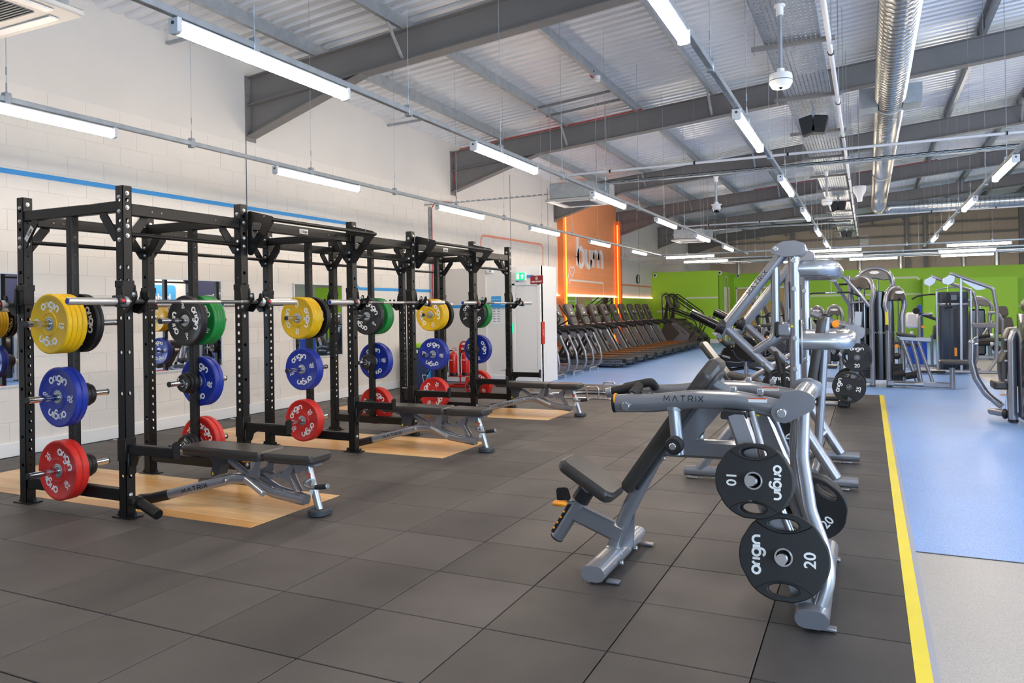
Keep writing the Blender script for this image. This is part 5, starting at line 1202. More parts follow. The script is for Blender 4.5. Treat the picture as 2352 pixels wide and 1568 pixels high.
# ---- vertical press machine behind it
vp = thing('vertical_press_machine', 'tall silver plate-loaded press machine with overhead lever arms', 'exercise machine', (-.55, 7.13, 0))
def P(name, geo, m='silver', par=None):
    o = put(name, geo, m, par or vp, world=(par is None))
    if par is not None: o.location = -wloc(par)
    return o
for s, y in ((-1, 6.57), (1, 7.69)):
    P('base_rail', MB().flat([(-1.46, y, .055), (-.09, y, .055)], .07, .085, up=(0, 0, 1)), 'silver'); tabs(vp, [(-.2, y - .06), (-1.38, y - .06)], (.09, .04))
    c = P('column', MB().tube([(-.25, y, .08), (-.52, y, .52), (-.54, y, .62), (-.54, y, 1.9)], .046, 18, fil=.22), 'silver')
    P('front_leg', MB().tube([(-1.33, y, .08), (-1.05, y, .45), (-.9, y + (-s) * .15, .52)], .038, 12, fil=.1), 'silver')
    P('leg_brace', MB().tube([(-.36, y, .3), (-.56, y - s * .2, .12), (-.6, y - s * .5, .1)], .03, 12, fil=.05), 'silver')
    for z in (1.83, 1.6, 1.2, .95): P('column_bolt', rodbolt((-.54, y - .055, z), (-.54, y - .04, z), .02), 'zinc', c)
    P('side_flange', MB().box((-.49, y, 1.17), (.014, .08, .36), .006), 'silver', c); P('slot_cover', MB().box((-.575, y - .03, 1.55), (.016, .016, .22), .004), 'black_plastic', c)
    # pivot head and arms
    hd = P('pivot_head', MB().cyl((-.5, y - .082, 1.92), (-.5, y + .1, 1.92), .06, 22, bev=.006), 'silver'); P('pivot_plate', MB().prism(roundpoly([(-.72, 1.93), (-.7, 1.89), (-.6, 1.86), (-.47, 1.87), (-.45, 1.95), (-.52, 1.99), (-.62, 1.985)], .035, 4), (0, y - .09, 0), (1, 0, 0), (0, 0, 1), .02), 'silver', hd)
    P('pivot_bolt', rodbolt((-.67, y - .115, 1.925), (-.67, y - .09, 1.925), .02), 'zinc', hd)
    ya = y + .02
    a = P('lever_arm', MB().tube([(-.62, ya, 1.9), (-1.17, ya, 1.21)], .046, 18), 'silver')
    d = (V((-1.17, 0, 1.21)) - V((-.62, 0, 1.9))).normalized()
    if s < 0: P('lettering', strokes(matrix_lines(.034, 1.0), .005, 'black_plastic', frame((-.83, ya - .0468, 1.66), -d, (d.z, 0, -d.x))), None, a)
    P('arm_collar', MB().lathe([(.048, 0), (.06, .0), (.065, .03), (.05, .05)], (-1.1, ya, 1.29), (-.91, 0, .41), 18), 'black_plastic', a)
    h = P('weight_horn', MB().cyl((-1.11, ya, 1.27), (-1.39, ya, 1.415), .04, 18, bev=.005), 'black_shiny', a); P('horn_mark', strokes([arc(0, .006, .012, -60, 240, 12)], .005, 'white_letter', frame((-1.3915, ya, 1.4158), (0, -1, 0), (.46, 0, .888))), None, h)
    P('horn_flange', MB().cyl((-1.1, ya, 1.265), (-1.165, ya, 1.298), .062, 18, bev=.006), 'black_plastic', h)
    P('drop_tube', MB().tube([(-.69, ya, 1.81), (-.69, ya, 1.2), (-.87, ya, 1.08)], .037, 16, fil=.13), 'silver', a); warn(vp, (-.69, ya - .038, 1.24), .016)
    P('lower_tube', MB().tube([(-1.12, ya, 1.31), (-.73, ya, .93)], .038, 16), 'silver', a); P('tube_bolt', rodbolt((-.79, ya - .05, .985), (-.79, ya - .03, .985), .02), 'silver', a)
    hb = P('handle_tube', MB().tube([(-.76, ya, .96), (-.75, ya, .9), (-.745, ya, .6)], .016, 10, fil=.03), 'silver_light', a); P('hand_grip', MB().tube([(-.755, ya, .93), (-.745, ya, .68)], .024, 14), 'foam_grip', hb)
    P('second_grip', MB().tube([(-.81, ya, 1.0), (-.8, ya - s * .12, 1.02), (-.76, ya - s * .12, .82)], .023, 14, fil=.05), 'foam_grip', hb)
    bs = P('stop_arm', MB().box((-.625, y, 1.27), (.12, .1, .12), .02), 'silver'); P('stop_rubber', MB().box((-.675, y, 1.27), (.045, .11, .13), .015), 'black_rubber', bs); warn(vp, (-.56, y - .047, 1.3), .014)
for z, dx in ((1.765, .27), (1.17, .37)):
    P('rear_yoke', MB().tube([(-.53, 6.6, z), (-.53 + dx, 6.62, z), (-.53 + dx, 7.64, z), (-.53, 7.66, z)], .068, 18, fil=.14), 'silver_light')
P('seat_frame', MB().rect([(-.52, 7.13, .3), (-1.2, 7.13, .3)], .06, .08, .012), 'silver'); P('seat_stem', MB().tube([(-.8, 7.13, .1), (-.8, 7.13, .46)], .035, 12), 'silver'); P('base_cross', MB().rect([(-.8, 6.6, .08), (-.8, 7.66, .08)], .06, .06, .012), 'silver')
P('seat_pad', MB().prism(roundpoly([(-.2, -.16), (.2, -.16), (.2, .16), (-.2, .16)], .05, 4), (-.72, 7.13, .5), (1, 0, 0), (0, 1, 0), .07, .018), 'vinyl')
P('back_pad', MB().prism(roundpoly([(-.4, -.13), (.4, -.13), (.4, .13), (-.4, .13)], .05, 4), (-.42, 7.13, .98), (.17, 0, .985), (0, 1, 0), .075, .018), 'vinyl'); P('back_post', MB().tube([(-.42, 7.13, .15), (-.33, 7.13, 1.36)], .036, 14), 'silver'); P('back_post_cap', MB().cyl((-.33, 7.13, 1.36), (-.328, 7.13, 1.39), .038, 14, bev=.004), 'black_plastic'); P('back_base', MB().rect([(-.42, 6.6, .1), (-.42, 7.66, .1)], .06, .06, .012), 'silver')
for i, (yy, kg, a) in enumerate(((6.0, 10, .0), (8.45, 10, .2))): pass
st = thing('plate_tree', 'low silver plate stand half hidden behind the incline press', 'rack', (-.85, 8.6, 0))
put('foot', MB().flat([(-.25, 0, .05), (.25, 0, .05)], .08, .08, up=(0, 0, 1)).flat([(0, -.25, .05), (0, .25, .05)], .08, .08, up=(0, 0, 1)), 'silver', st); put('post', MB().tube([(0, 0, .05), (0, 0, .78)], .038, 14), 'silver', st)
for s in (-1, 1): put('weight_horn', MB().cyl((0, s * .03, .56), (0, s * .2, .58), .0235, 14), 'chrome', st)
for i, ps in enumerate(('inner', 'outer')): grip(20, (-.85, 8.6 - .07 - .039 * i, .567 + .003 * i), 0, '%s black 20 kg grip plate on the low plate stand' % ps)
grip(25, (-.85, 8.6 + .08, .568), 1.2, 'black 25 kg grip plate behind the low plate stand', 0, True)
# ---- leg press
lp = thing('leg_press_machine', 'silver and black inclined leg press loaded with grip plates', 'exercise machine', (-.6, 12.1, 0))
def Q(name, geo, m='silver', par=None):
    o = put(name, geo, m, par or lp, world=(par is None))
    if par is not None: o.location = -wloc(par)
    return o
for s, y in ((-1, 11.78), (1, 12.4)):
    r = Q('base_rail', MB().flat([(-1.9, y, .05), (-.28, y, .05)], .07, .075, up=(0, 0, 1)), 'dark_grey_plastic' if s > 0 else 'silver'); Q('rail_end', MB().box((-.33, y, .055), (.16, .1, .09), .014), 'black_plastic', r)
    g = Q('guide_rod', MB().cyl((-1.75, y, .12), (-.2, y, 1.12), .022, 14), 'chrome'); Q('incline_tube', MB().tube([(-1.9, y, .2), (-.3, y, 1.2)], .036, 12), 'silver')
    Q('rear_upright', MB().rect([(-.22, y - s * .05, .08), (-.12, y - s * .05, 1.36)], .06, .1, .01, up=(1, 0, 0)), 'silver_light')
    ca = Q('carriage_side', MB().prism(roundpoly([(-1.25, .33), (-.72, .68), (-.76, .79), (-1.29, .46)], .02), (0, y - s * .03, 0), (1, 0, 0), (0, 0, 1), .06, .006), 'black_plastic'); warn(lp, (-1.0, y - s * .03 - .032, .56), .016)
    Q('carriage_roller', MB().cyl((-1.1, y - .05, .5), (-1.1, y + .05, .5), .04, 14).cyl((-.8, y - .05, .7), (-.8, y + .05, .7), .04, 14), 'zinc', ca)
    Q('lever_handle', MB().tube([(-.75, y, 1.35), (-.5, y, 1.22), (-.1, y, 1.12)], .042, 14, fil=.2), 'silver'); Q('lever_disc', MB().prism(roundpoly([(-.35, 1.04), (-.22, .93), (-.06, 1.0), (-.04, 1.1), (-.15, 1.19), (-.3, 1.15)], .05, 4), (0, y - .05, 0), (1, 0, 0), (0, 0, 1), .02), 'silver'); Q('release_knob', MB().cyl((-.42, y - .05, 1.19), (-.42, y - .075, 1.19), .052, 20, bev=.008), 'orange_accent')
    for (hx, hz) in ((-.15, .72), (-.26, .3)): Q('weight_horn', MB().cyl((hx, y, hz), (hx, y + s * .2, hz), .0235, 14, bev=.003).cyl((hx, y, hz), (hx, y + s * .012, hz), .05, 14), 'chrome')
    Q('horn_stem', MB().rect([(-.15, y, .75), (-.26, y, .08)], .05, .06, .01, up=(1, 0, 0)), 'silver')
Q('seat_pad', MB().prism(roundpoly([(-.25, -.2), (.25, -.2), (.25, .2), (-.25, .2)], .05, 4), (-1.75, 12.09, .36), (.9, 0, -.2), (0, 1, 0), .08, .018), 'vinyl'); Q('back_pad', MB().prism(roundpoly([(-.38, -.2), (.38, -.2), (.38, .2), (-.38, .2)], .06, 4), (-2.15, 12.09, .6), (-.6, 0, .8), (0, 1, 0), .08, .018), 'vinyl'); Q('foot_plate', MB().box((-.62, 12.09, 1.0), (.03, .55, .6), .008, Matrix.Rotation(-.6, 3, 'Y')), 'silver'); Q('cross_bar', MB().tube([(-.6, 11.78, 1.18), (-.6, 12.4, 1.18)], .035, 12), 'silver_light')
grip(20, (-.15, 11.70, .72), 0, 'black 20 kg grip plate high on the near side of the leg press'); grip(20, (-.15, 12.48, .72), .5, 'black 20 kg grip plate high on the far side of the leg press', 0, True)
grip(25, (-.26, 11.70, .3), -1.35, 'black 25 kg grip plate low on the near side of the leg press'); grip(25, (-.26, 12.48, .3), .4, 'black 25 kg grip plate low on the far side of the leg press', 0, True)
# small steel frame and rubber step mats beyond the last bench
t = thing('trap_bar', 'chrome trap bar lying on the floor beyond the farthest bench', 'barbell', (-4.0, 11.9, .03)); put('frame', MB().tube([(-.9, -.1, 0), (-.45, -.42, 0), (.45, -.42, 0), (.9, -.1, 0), (.9, .1, 0), (.45, .42, 0), (-.45, .42, 0), (-.9, .1, 0)], .016, 10, closed=True), 'chrome', t)
for s in (-1, 1): put('sleeve', MB().cyl((s * .9, 0, 0), (s * 1.3, 0, 0), .025, 14), 'chrome', t); put('upright_handle', MB().tube([(-.1, s * .42, 0), (-.1, s * .42, .18), (.1, s * .42, .18), (.1, s * .42, 0)], .014, 10, fil=.03), 'chrome', t)
t = thing('rubber_step', 'flat black rubber step mat near the far edge of the pad', 'mat', (-4.1, 12.85, .0)); put('slab', MB().box((0, 0, .035), (1.55, .95, .06), .006), 'rubber_tile', t); put('edge_band', MB().box((0, 0, .01), (1.56, .96, .018)), 'black_rubber', t)
# ================================================================== CARDIO ROW ALONG THE WALL (users face the wall, -X)
def make_treadmill():
    t = thing('treadmill', 'treadmill', 'treadmill', group='treadmills')
    dk = put('deck', MB().box((-.95, 0, .16), (1.9, .78, .12), .02), 'dark_grey_plastic', t); put('belt', MB().box((-.85, 0, .222), (1.7, .52, .008), .003), 'black_rubber', t)
    for s in (-1, 1):
        put('side_rail', MB().box((-.8, s * .345, .226), (1.6, .13, .03), .008), 'dark_grey_plastic', t); put('orange_line', MB().box((-1.05, s * .275, .243), (1.1, .022, .006)), 'orange_accent', t)
        sk = put('side_skirt', MB().box((-.75, s * .392, .15), (1.5, .012, .11), .004), 'silver', t)
        for i in range(11): put('vent_slot', MB().box((-.12 - i * .042, s * .3995, .15), (.016, .002, .075), R=Matrix.Rotation(.45, 3, 'Y')), 'black_plastic', sk)
        put('end_cap', MB().box((-.03, s * .34, .17), (.12, .13, .13), .02), 'black_plastic', t); put('level_foot', MB().cyl((-.3, s * .33, 0), (-.3, s * .33, .1), .02, 8), 'black_plastic', t)
        m = put('mast', MB().rect([(-1.42, s * .37, .2), (-1.85, s * .37, 1.0)], .05, .17, .02, up=(1, 0, 0)), 'silver', t)
        put('mast_inlay', MB().rect([(-1.36, s * .375, .22), (-1.76, s * .375, .95)], .05, .04, .008, up=(1, 0, 0)), 'dark_grey_plastic', m)
        put('lettering', strokes(matrix_lines(.05, 1.2), .008, 'black_plastic', frame((-1.62, s * .4 - .001 + (0 if s > 0 else -.001), .62), (-.47 * -s, 0, .88 * s) if False else (-.47, 0, .88), (-.88, 0, -.47))), None, m) if s < 0 else None
        put('handrail', MB().flat([(-1.95, s * .36, 1.02), (-1.3, s * .37, .99), (-1.14, s * .36, .93)], .06, .09, fil=.12, up=(0, 0, 1)), 'black_plastic', t)
    put('roller_end', MB().cyl((-.03, -.28, .18), (-.03, .28, .18), .05, 14), 'black_plastic', t); put('motor_hood', MB().prism(roundpoly([(-2.05, .1), (-1.45, .1), (-1.42, .25), (-1.6, .33), (-1.95, .38), (-2.05, .3)], .04), (0, 0, 0), (1, 0, 0), (0, 0, 1), .74, .02), 'dark_grey_plastic', t)
    put('dash', MB().box((-1.86, 0, 1.02), (.34, .74, .07), .02), 'console_plastic', t); put('stop_key', MB().box((-1.7, 0, 1.062), (.05, .11, .016), .004), 'red_paint', t)
    for s in (-1, 1): put('cup_holder', MB().cyl((-1.74, s * .2, 1.055), (-1.74, s * .2, 1.07), .05, 14), 'light_body', t)
    c = put('console', MB().prism(roundpoly([(-.22, -.3), (.22, -.3), (.26, .28), (.2, .32), (-.2, .32), (-.26, .28)], .03), (-1.95, 0, 1.32), (0, 1, 0), (-.36, 0, .93), .1, .02), 'console_plastic', t)
    n = V((.93, 0, .36)); put('screen', MB().prism([(-.17, -.02), (.17, -.02), (.17, .25), (-.17, .25)], V((-1.95, 0, 1.32)) + n * .052, (0, 1, 0), (-.36, 0, .93), .004), 'console_plastic', c); put('screen_window', MB().prism([(-.06, .1), (.06, .1), (.06, .2), (-.06, .2)], V((-1.95, 0, 1.32)) + n * .0545, (0, 1, 0), (-.36, 0, .93), .004), 'screen_dark', c)
    put('screen_plate', MB().prism([(-.07, .02), (.07, .02), (.07, .06), (-.07, .06)], V((-1.95, 0, 1.32)) + n * .0545, (0, 1, 0), (-.36, 0, .93), .004), 'light_body', c); put('key_panel', MB().prism([(-.2, -.26), (.2, -.26), (.2, -.08), (-.2, -.08)], V((-1.95, 0, 1.32)) + n * .054, (0, 1, 0), (-.36, 0, .93), .012), 'dark_grey_plastic', c); put('ledge', MB().box(V((-1.95, 0, 1.27)) + n * .08, (.08, .44, .02), .006), 'dark_grey_plastic', c)
    return t
T0 = make_treadmill()
for k in range(10):
    l = '%s treadmill from the camera in the row along the orange wall' % ORD[k]; loc = (-5.42, 18.42 + 1.0 * k, -.012)
    if k == 0: T0.location = loc; T0['label'] = l
    else: dup(T0, loc, label=l)
def make_elliptical():
    t = thing('elliptical_trainer', 'elliptical', 'cross trainer', group='elliptical trainers')
    for s in (-1, 1):
        put('bow_tube', MB().tube([(-.9, s * .29, .07), (-.3, s * .29, .07), (-.04, s * .29, .12), (.01, s * .29, .3), (-.02, s * .29, .5), (-.2, s * .29, .9)], .028, 14, fil=.16), 'silver', t)
        sh = put('tube_bracket', MB().prism(roundpoly([(-.14, .84), (-.19, .93), (-.62, .97), (-.66, .93), (-.55, .86), (-.28, .82)], .02), (0, s * .29, 0), (1, 0, 0), (0, 0, 1), .02), 'silver', t); put('bracket_cover', MB().rect([(-.16, s * .29, .92), (-.22, s * .29, .99), (-.75, s * .29, 1.02)], .05, .08, .015), 'black_plastic', sh)
        for x in (-.25, -.42): put('bracket_bolt', MB().cyl((x, s * .29 - .018, .885), (x, s * .29 + .018, .885), .016, 10), 'zinc', sh)
        put('pedal_arm', MB().rect([(-.25, s * .17, .82), (-.55, s * .17, .3), (-1.1, s * .17, .38)], .05, .06, .01, fil=.05), 'black_plastic', t); put('foot_pedal', MB().box((-.52, s * .16, .33), (.36, .16, .06), .02), 'black_rubber', t)
        put('hand_lever', MB().tube([(-1.25, s * .27, .55), (-1.12, s * .27, 1.05), (-.82, s * .27, 1.2), (-.85, s * .27, 1.3), (-1.05, s * .25, 1.58)], .019, 12, fil=.1), 'black_plastic', t)
        put('level_foot', MB().cyl((-.08, s * .29, 0), (-.08, s * .29, .06), .014, 8), 'zinc', t)
    put('drive_housing', MB().prism(roundpoly([(-1.75, .08), (-1.15, .08), (-1.1, .5), (-1.3, .8), (-1.6, .8), (-1.75, .5)], .06), (0, 0, 0), (1, 0, 0), (0, 0, 1), .34, .03), 'black_plastic', t); put('base_beam', MB().rect([(-1.8, 0, .06), (-.2, 0, .06)], .12, .08, .01), 'silver', t); put('mast', MB().rect([(-1.4, 0, .7), (-1.55, 0, 1.35)], .1, .08, .015, up=(1, 0, 0)), 'black_plastic', t); put('rear_cross', MB().tube([(-.12, -.29, .07), (-.12, .29, .07)], .025, 10), 'silver', t)
    c = put('console', MB().prism(roundpoly([(-.17, -.25), (.17, -.25), (.2, .26), (-.2, .26)], .04), (-1.45, 0, 1.42), (0, 1, 0), (-.36, 0, .93), .1, .02), 'console_plastic', t); n = V((.93, 0, .36)); put('screen_window', MB().prism([(-.05, .08), (.05, .08), (.05, .17), (-.05, .17)], V((-1.45, 0, 1.42)) + n * .053, (0, 1, 0), (-.36, 0, .93), .004), 'screen_dark', c); put('screen_plate', MB().prism([(-.07, .0), (.07, .0), (.07, .05), (-.07, .05)], V((-1.45, 0, 1.42)) + n * .053, (0, 1, 0), (-.36, 0, .93), .004), 'light_body', c); put('cup_ring', MB().cyl((-1.33, 0, 1.2), (-1.33, 0, 1.26), .07, 14), 'orange_accent', c)
    return t
E0 = make_elliptical()
for k in range(3):
    l = '%s cross trainer with bowed silver tubes, counting from the corner room' % ORD[k]; loc = (-5.87, 15.03 + 1.09 * k, -.012)
    if k == 0: E0.location = loc; E0['label'] = l
    else: dup(E0, loc, label=l)
def make_climber():
    t = thing('stair_climber', 'climber', 'stair climber', group='stair climbers')
    put('base_body', MB().prism(roundpoly([(-1.35, .02), (-.05, .02), (-.02, .42), (-.1, .5), (-.85, 1.02), (-1.2, 1.05), (-1.35, .6)], .04), (0, 0, 0), (1, 0, 0), (0, 0, 1), .72, .02), 'console_plastic', t)
    for s in (-1, 1):
        sp = put('side_panel', MB().prism(roundpoly([(-1.1, .05), (-.35, .05), (-.3, .5), (-.8, .9), (-1.0, .9), (-.65, .5)], .03), (0, s * .37, 0), (1, 0, 0), (0, 0, 1), .02), 'silver', t)
        if s < 0: put('lettering', strokes(matrix_lines(.07, 1.0), .012, 'black_plastic', frame((-.62, -.382, .62), (.75, 0, -.66), (.66, 0, .75))), None, sp)
        put('upper_rail', MB().tube([(-1.28, s * .36, .95), (-1.32, s * .36, 1.9), (-1.15, s * .36, 2.02), (-.2, s * .36, 1.32), (-.08, s * .36, 1.12), (-.12, s * .36, 1.0)], .022, 12, fil=.12), 'black_plastic', t); put('lower_rail', MB().tube([(-1.28, s * .36, 1.45), (-.1, s * .36, .98), (-.02, s * .36, .8), (-.2, s * .36, .45), (-.4, s * .36, .2)], .022, 12, fil=.12), 'black_plastic', t)
    for i in range(4): put('step', MB().box((-.22 - i * .22, 0, .5 + i * .17), (.24, .5, .04), .006), 'black_rubber', t)
    put('entry_step', MB().box((-.02, 0, .16), (.3, .5, .26), .015), 'black_plastic', t); put('bumper', MB().box((-.0, 0, .34), (.12, .6, .1), .02), 'dark_grey_plastic', t)
    put('mast', MB().rect([(-1.3, 0, 1.0), (-1.2, 0, 1.6)], .12, .1, .02, up=(1, 0, 0)), 'black_plastic', t); put('console', MB().prism(roundpoly([(-.2, -.25), (.2, -.25), (.24, .26), (-.24, .26)], .04), (-1.12, 0, 1.68), (0, 1, 0), (-.36, 0, .93), .1, .02), 'console_plastic', t); put('antenna_hoop', MB().tube([(-1.34, 0, 1.5), (-1.5, 0, 1.98), (-1.2, 0, 2.06)], .014, 8, fil=.12), 'silver', t)
    return t
C0 = make_climber()
for k in range(2):
    l = '%s stair climber with black handrails beyond the treadmills' % ['nearer', 'farther'][k]; loc = (-5.75, 28.75 + 1.15 * k, -.012)
    if k == 0: C0.location = loc; C0['label'] = l
    else: dup(C0, loc, label=l)
# ---- exercise bikes on the blue floor
def make_bike():
    t = thing('exercise_bike', 'bike', 'exercise bike', group='exercise bikes')
    put('drive_housing', MB().prism(roundpoly([(-.42, .25), (-.28, .16), (.1, .16), (.34, .32), (.36, .46), (.24, .56), (-.1, .62), (-.3, .56)], .06), (0, 0, 0), (1, 0, 0), (0, 0, 1), .2, .03), 'shroud_black', t)
    put('housing_trim', strokes([[(-.1, .52), (.12, .55), (.28, .5), (.31, .42), (.22, .3), (.05, .26), (-.2, .28)]], .012, 'silver_light', frame((0, -.1015, 0), (1, 0, 0), (0, 0, 1)), 'housing_trim'), None, t); put('lettering', strokes(matrix_lines(.035, 1.0), .007, 'white_letter', frame((.1, -.102, .43), (1, 0, 0), (0, 0, 1))), None, t)
    for s in (-1, 1): cr = put('crank', MB().rect([(-.3, s * .12, .41), (-.12, s * .13, .36)], .03, .045, .01), 'zinc', t); put('pedal', MB().box((-.33 if s < 0 else -.1, s * .19, .42 if s < 0 else .36), (.1, .1, .03), .008), 'black_plastic', cr)
    put('step_through_frame', MB().tube([(-.38, 0, .95), (-.36, 0, .78), (-.22, 0, .64), (-.02, 0, .6), (.12, 0, .72), (.22, 0, .85)], .055, 14, fil=.1), 'black_plastic', t); put('seat_post', MB().rect([(.2, 0, .5), (.33, 0, 1.0)], .05, .07, .01, up=(1, 0, 0)), 'silver', t); put('saddle', MB().prism(roundpoly([(-.16, -.03), (.08, -.13), (.14, -.1), (.14, .1), (.08, .13), (-.16, .03)], .03), (.36, 0, 1.03), (1, 0, 0), (0, 1, 0), .07, .02), 'vinyl', t)
    put('handle_post', MB().rect([(-.36, 0, .8), (-.45, 0, 1.12)], .05, .07, .01, up=(1, 0, 0)), 'silver', t); put('handlebar', MB().tube([(-.62, -.2, 1.26), (-.5, -.2, 1.12), (-.44, -.12, 1.1), (-.44, .12, 1.1), (-.5, .2, 1.12), (-.62, .2, 1.26)], .02, 10, fil=.05), 'black_plastic', t); put('console', MB().box((-.48, 0, 1.24), (.05, .18, .14), .012, Matrix.Rotation(.5, 3, 'Y')), 'console_plastic', t); put('knob', MB().sphere((-.33, -.08, .75), .035, 12, 8), 'orange_accent', t); put('knob', MB().sphere((.2, -.09, .72), .03, 12, 8), 'orange_accent', t)
    put('frame_beam', MB().tube([(-.45, 0, .12), (-.1, 0, .1), (.25, 0, .16), (.62, 0, .06)], .035, 12, fil=.15), 'black_plastic', t)
    for x in (-.48, .6): put('stabiliser', MB().tube([(x, -.26, .05), (x, .26, .05)], .03, 12), 'black_plastic', t)
    for s in (-1, 1): put('wheel', MB().cyl((.6, s * .25 - .015, .04), (.6, s * .25 + .015, .04), .04, 14), 'dark_grey_plastic', t)
    return t
K0 = make_bike()
for k, (x, y) in enumerate(((-2.6, 17.0), (-2.5, 18.3), (-2.45, 19.6))):
    l = '%s black exercise bike from the camera on the blue floor' % ORD[k]
    if k == 0: K0.location = (x, y, -.012); K0['label'] = l
    else: dup(K0, (x, y, -.012), label=l)
def make_upbike():
    t = thing('upright_bike', 'bike', 'exercise bike', group='upright bikes')
    put('drive_housing', MB().prism(roundpoly([(-.4, .15), (.25, .15), (.35, .45), (.0, .7), (-.35, .6)], .08), (0, 0, 0), (1, 0, 0), (0, 0, 1), .24, .04), 'dark_grey_plastic', t); put('mast', MB().rect([(-.3, 0, .55), (-.4, 0, 1.2)], .07, .09, .015, up=(1, 0, 0)), 'black_plastic', t); put('console', MB().prism(roundpoly([(-.16, -.2), (.16, -.2), (.18, .22), (-.18, .22)], .03), (-.42, 0, 1.4), (0, 1, 0), (-.3, 0, .95), .09, .02), 'console_plastic', t)
    for s in (-1, 1): put('handle', MB().tube([(-.4, s * .05, 1.2), (-.2, s * .22, 1.18), (-.05, s * .22, 1.3)], .02, 10, fil=.06), 'black_plastic', t)
    put('seat_post', MB().rect([(.25, 0, .3), (.4, 0, .95)], .06, .07, .01, up=(1, 0, 0)), 'silver', t); put('saddle', MB().prism(roundpoly([(-.16, -.03), (.08, -.13), (.14, -.1), (.14, .1), (.08, .13), (-.16, .03)], .03), (.42, 0, .98), (1, 0, 0), (0, 1, 0), .08, .02), 'vinyl', t); put('base_beam', MB().rect([(-.5, 0, .06), (.6, 0, .06)], .1, .07, .01), 'silver', t)
    for x in (-.48, .58): put('stabiliser', MB().tube([(x, -.26, .05), (x, .26, .05)], .03, 12), 'silver', t)
    return t
U0 = make_upbike()
for k in range(4):
    l = '%s upright bike with a console in the group behind the black bikes' % ORD[k]; loc = (-2.35 + .12 * k, 21.6 + 1.15 * k, -.012)
    if k == 0: U0.location = loc; U0['label'] = l
    else: dup(U0, loc, label=l)
# ================================================================== CABLE AND SELECTORISED MACHINES AT THE BACK
def mk(name, label, loc):
    t = thing(name, label, 'exercise machine', loc)
    def A(n, geo, m='silver', par=None):
        o = put(n, geo, m, par or t, world=(par is None))
        if par is not None: o.location = -wloc(par)
        return o
    return t, A
def tower(A, x0, x1, y0, y1, zp, logo=True, r=.044):
    """two uprights joined in a hooped top with a visor shroud and a guarded weight stack"""
    d = V((x1 - x0, y1 - y0, 0)); L = d.length; d.normalize(); p0, p1 = V((x0, y0, 0)), V((x1, y1, 0))
    pts = [p0, p0 + V((0, 0, zp - .5)), p0 + V((0, 0, zp - .32)) - d * .05]
    for i in range(9): a = PI - PI * i / 8; pts.append(p0 + d * (L / 2 - (L / 2 + .04) * -math.cos(a) if False else L / 2 + (L / 2 + .04) * math.cos(a)) + V((0, 0, zp - .25 + .25 * math.sin(a))))
    pts += [p1 + V((0, 0, zp - .32)) + d * .05, p1 + V((0, 0, zp - .5)), p1]
    f = A('hoop_frame', MB().tube(pts, r, 14), 'silver')
    for p in (p0, p1): A('foot_cap', MB().cyl(p, p + V((0, 0, .02)), r + .006, 14), 'black_plastic', f)
    vz = [(-L / 2 - .02, -.25), (-L / 2 + .06, -.14), (0, -.17), (L / 2 - .06, -.14), (L / 2 + .02, -.25)]; up = [(L / 2 * math.cos(a), -.22 + .2 * math.sin(a)) for a in [PI * i / 10 for i in range(11)]]
    c = (p0 + p1) / 2 + V((0, 0, zp)); n = d.cross(V((0, 0, 1)))
    vs = A('visor', MB().prism(up + [(-L / 2 + .08, -.24), (0, -.2), (L / 2 - .08, -.24)], c + n * .03, d, (0, 0, 1), .2, .02), 'bronze_shroud', f)
    if logo: A('logo_oval', MB().prism(circ(.028, 18, rx=.085), c + n * .135 + V((0, 0, -.09)), d, (0, 0, 1), .006), 'white_letter', vs)
    A('guide_rod', MB().cyl(c + d * .06 - V((0, 0, zp - .1)), c + d * .06 - V((0, 0, .2)), .012, 8), 'chrome'); A('guide_rod', MB().cyl(c - d * .06 - V((0, 0, zp - .1)), c - d * .06 - V((0, 0, .2)), .012, 8), 'chrome')
    return c, d, n
t, A = mk('multi_station', 'silver three tower multi gym with lat pulldown arm on the blue floor', (.2, 15.4, -.012))
cA, dA, nA = tower(A, .06, -.25, 15.0, 15.3, 1.97); cB, dB, nB = tower(A, -.14, .38, 15.85, 15.85, 2.15); cC, dC, nC = tower(A, .32, .55, 15.0, 15.15, 1.76)
for (x, y, h, w) in ((.17, 15.3, 1.6, .22), (.33, 15.5, 1.55, .2), (-.1, 15.6, 1.45, .25)):
    s = A('stack_shroud', MB().prism(roundpoly([(-w / 2, -.16), (w / 2, -.16), (w / 2, .16), (-w / 2, .16)], .05), (x, y, .1 + h / 2), (1, 0, 0), (0, 1, 0), h, .01), 'shroud_black')
    A('lettering', strokes(matrix_lines(.035, 1.0), .006, 'light_body', frame((x, y - .1615, .95), (1, 0, 0), (0, 0, 1))), None, s)
for i in range(10): A('weight_slab', MB().box((-.08, 15.05, .12 + i * .03), (.2, .1, .026), .003), 'black_plastic')
for i in range(10): A('weight_slab', MB().box((.46, 15.08, .12 + i * .03), (.16, .1, .026), .003), 'black_plastic')
A('lat_arm', MB().tube([(.03, 15.0, 1.43), (-.38, 15.0, 1.97), (-.56, 15.0, 2.02)], .036, 12, fil=.16), 'silver'); A('lat_arm', MB().tube([(-.28, 15.25, 1.2), (-.3, 15.2, 1.45), (-.56, 15.0, 1.93)], .033, 12, fil=.06), 'silver'); A('lat_upright', MB().tube([(-.3, 15.25, 0), (-.3, 15.25, 2.0)], .034, 12), 'silver'); A('arm_tie', MB().rect([(-.3, 15.2, 1.5), (-.05, 15.0, 1.52)], .05, .04, .008), 'silver')
